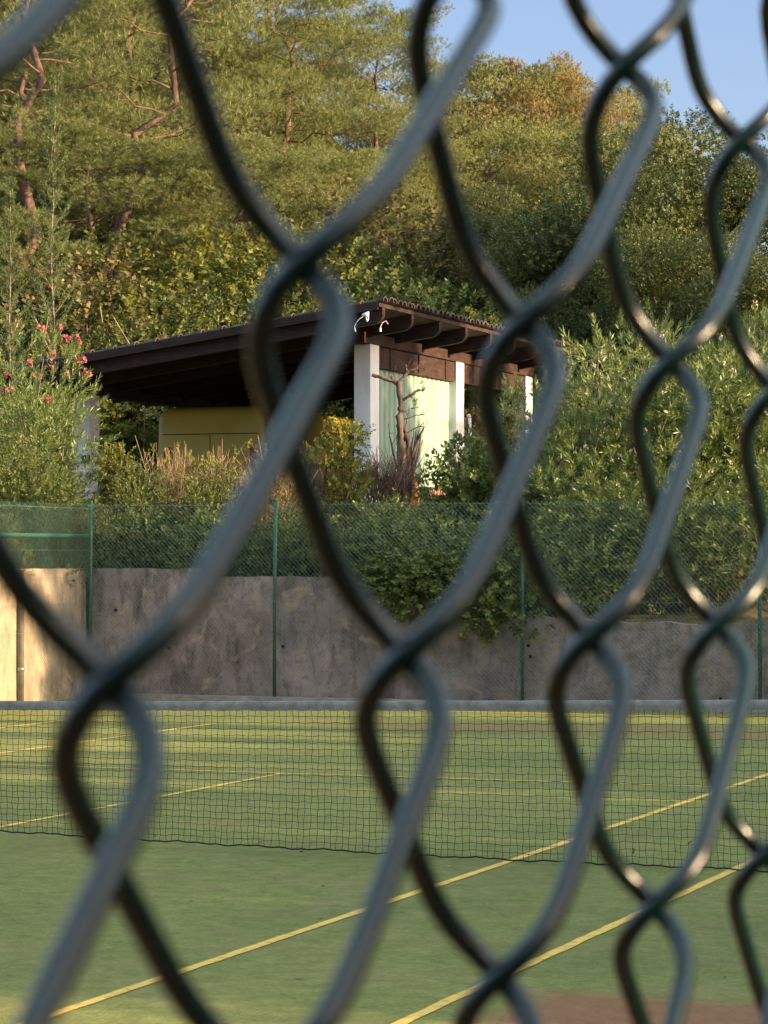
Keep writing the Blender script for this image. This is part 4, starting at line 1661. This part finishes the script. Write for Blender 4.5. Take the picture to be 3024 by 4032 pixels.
# --- bleached dead brushwood on the slope at left
def mk_brush(o):
    rg = np.random.default_rng(77)
    mb = MB()
    for i in range(150):
        a = rg.normal(0, .25, 3) * [1, 1, .2]
        e = a + np.array([rg.normal(.3, .9), rg.normal(0, .8), rg.uniform(.1, 1.5)])
        limb(mb, rg, a, e, .009, .003, -.35, 3, 5, .6)
    mb.build('stems', M['twig'], o)


br = plant('dead_brushwood', '', 'shrub', mk_brush)
place(br, 330, 56, 640, label='bleached dead brushwood tangle on the slope right of the young conifer', hp=2.5, wide=1.0)
place(br, 1560, 62, 800, label='brown dead brushwood between the pines and the smaller oak', hp=2.5, wide=1.1, rz=2)

# --- weeds on the roof edge
wd_ = plant('roof_weed', '', 'plant', mk_shrub(81, .5, .22, 40, M['shrub_yellow'], .035, .02, 7, (.04, .1), 3))
bpy.data.objects.remove([c for c in wd_.children if c.name.startswith('stems')][0])
for i, (uu, lab) in enumerate(((43.6, 'yellowish weed growing on the right roof edge, nearest of three'),
                               (44.9, 'yellowish weed growing on the right roof edge, middle of three'),
                               (46.8, 'yellowish weed growing on the right roof edge, farthest of three'))):
    o = wd_ if i == 0 else copy_tree(wd_)
    o.location = NU(-15.15, uu, roofz(-15.15) + .03)
    o.rotation_euler = (0, 0, i * 1.3)
    o.scale = (.9 - .2 * (i % 2),) * 3
    tag(o, lab, 'plant', 'weeds on the carport roof edge')

# --- dry grass on the terrace and the slope: uncountable
rg = np.random.default_rng(14)
pts = []
while len(pts) < 42000:
    X, Y = rg.uniform(-14, 12), rg.uniform(34, 80)
    n, u = nu_of(X, Y)
    if u < 32 or (-22 < n < -15.5 and 40 < u < 50.6):
        continue
    pts.append((X, Y, ground(X, Y) - .05))
pts = np.array(pts)
dirs = rg.normal(0, .35, pts.shape) + [0, 0, 1]
tag(quads('dry_grass', sprigs(rg, pts, dirs, .12, 5, .42, .016, (.6, .15)), M['grass']), 'dry yellowish grass covering the terrace and the slope', 'grass', kind='stuff')

# --- leaf litter on the court and wall foot
rg = np.random.default_rng(15)
lp = []
for i in range(260):
    n, u = rg.uniform(-16, 0), rg.uniform(8, 31.2)
    lp.append(tuple(NU(n, u, .008)))
for i in range(420):
    lp.append(tuple(NU(rg.uniform(-16, 0), 31.25 - abs(rg.normal(0, .12)), .012)))
lp = np.array(lp)
d = unit(rg.normal(0, 1, lp.shape) * [1, 1, .15])
s = unit(np.cross(d, [0, 0, 1.]) + rg.normal(0, .2, lp.shape))
tag(quads('leaf_litter', leafquads(lp, d, s, rg.uniform(.02, .06, len(lp)), rg.uniform(.012, .03, len(lp)), .3), M['shrub_rust']), 'small dry leaves scattered over the court and along the wall foot', 'leaves', kind='stuff')

# ================================================================== TREES THAT SHADE THE COURT (right of the picture)
shade = plant('hedge_tree', '', 'tree', mk_shrub(91, 5.2, 6.2, 2600, M['oak'], .17, .12, 12, (.3, .7), 16, .3, 1.0))
row = [(-5, 7.0, 1.0), (-1.3, 7.0, .78), (3.1, 6.8, .92), (6.9, 7.2, .8), (11.5, 6.4, .72), (15.2, 7.2, .78), (18.2, 7.0, .62), (20.9, 4.6, .40), (22.5, 4.3, .42), (23.8, 4.1, .36), (25.8, 4.0, .36), (27.5, 4.2, .34), (24.8, 5.2, .18), (26.8, 5.2, .24), (28.4, 4.3, .3), (30.1, 3.1, .3),
       (31.7, 7.8, .56), (35.2, 4.4, .8), (38.0, 5.2, .6), (41.9, 12.2, .86), (47.2, 10.9, .85)]
for i, (u, hgt, wd) in enumerate(row):
    p = NU(9.5, u)
    o = shade if i == 0 else copy_tree(shade)
    o.location = (p.x, p.y, -.05)
    o.rotation_euler = (0, 0, i * 1.9)
    s = hgt / 6.2
    o.scale = (wd, wd, s)
    tag(o, 'broad dark leaved tree in the row standing right of the court', 'tree', 'row of trees right of the court')
for i, (n, u, hgt, wd) in enumerate(((-7.5, -6, 4.5, .8), (-3.0, -5.5, 5.2, .8), (1.5, -5.8, 5.0, .85), (5.8, -4.6, 5.6, .8))):  # unseen trees, added so the near wires reflect something dark
    p = NU(n, u)
    o = copy_tree(shade)
    o.location = (p.x, p.y, -.05)
    o.rotation_euler = (0, 0, i * 2.3)
    o.scale = (wd, wd, hgt / 6.2)
    tag(o, 'unseen dark tree added behind the viewer to darken the wire reflections', 'tree', 'trees added behind the viewer')
print('objects', len(bpy.data.objects), 'polys', sum(len(m.polygons) for m in bpy.data.meshes))
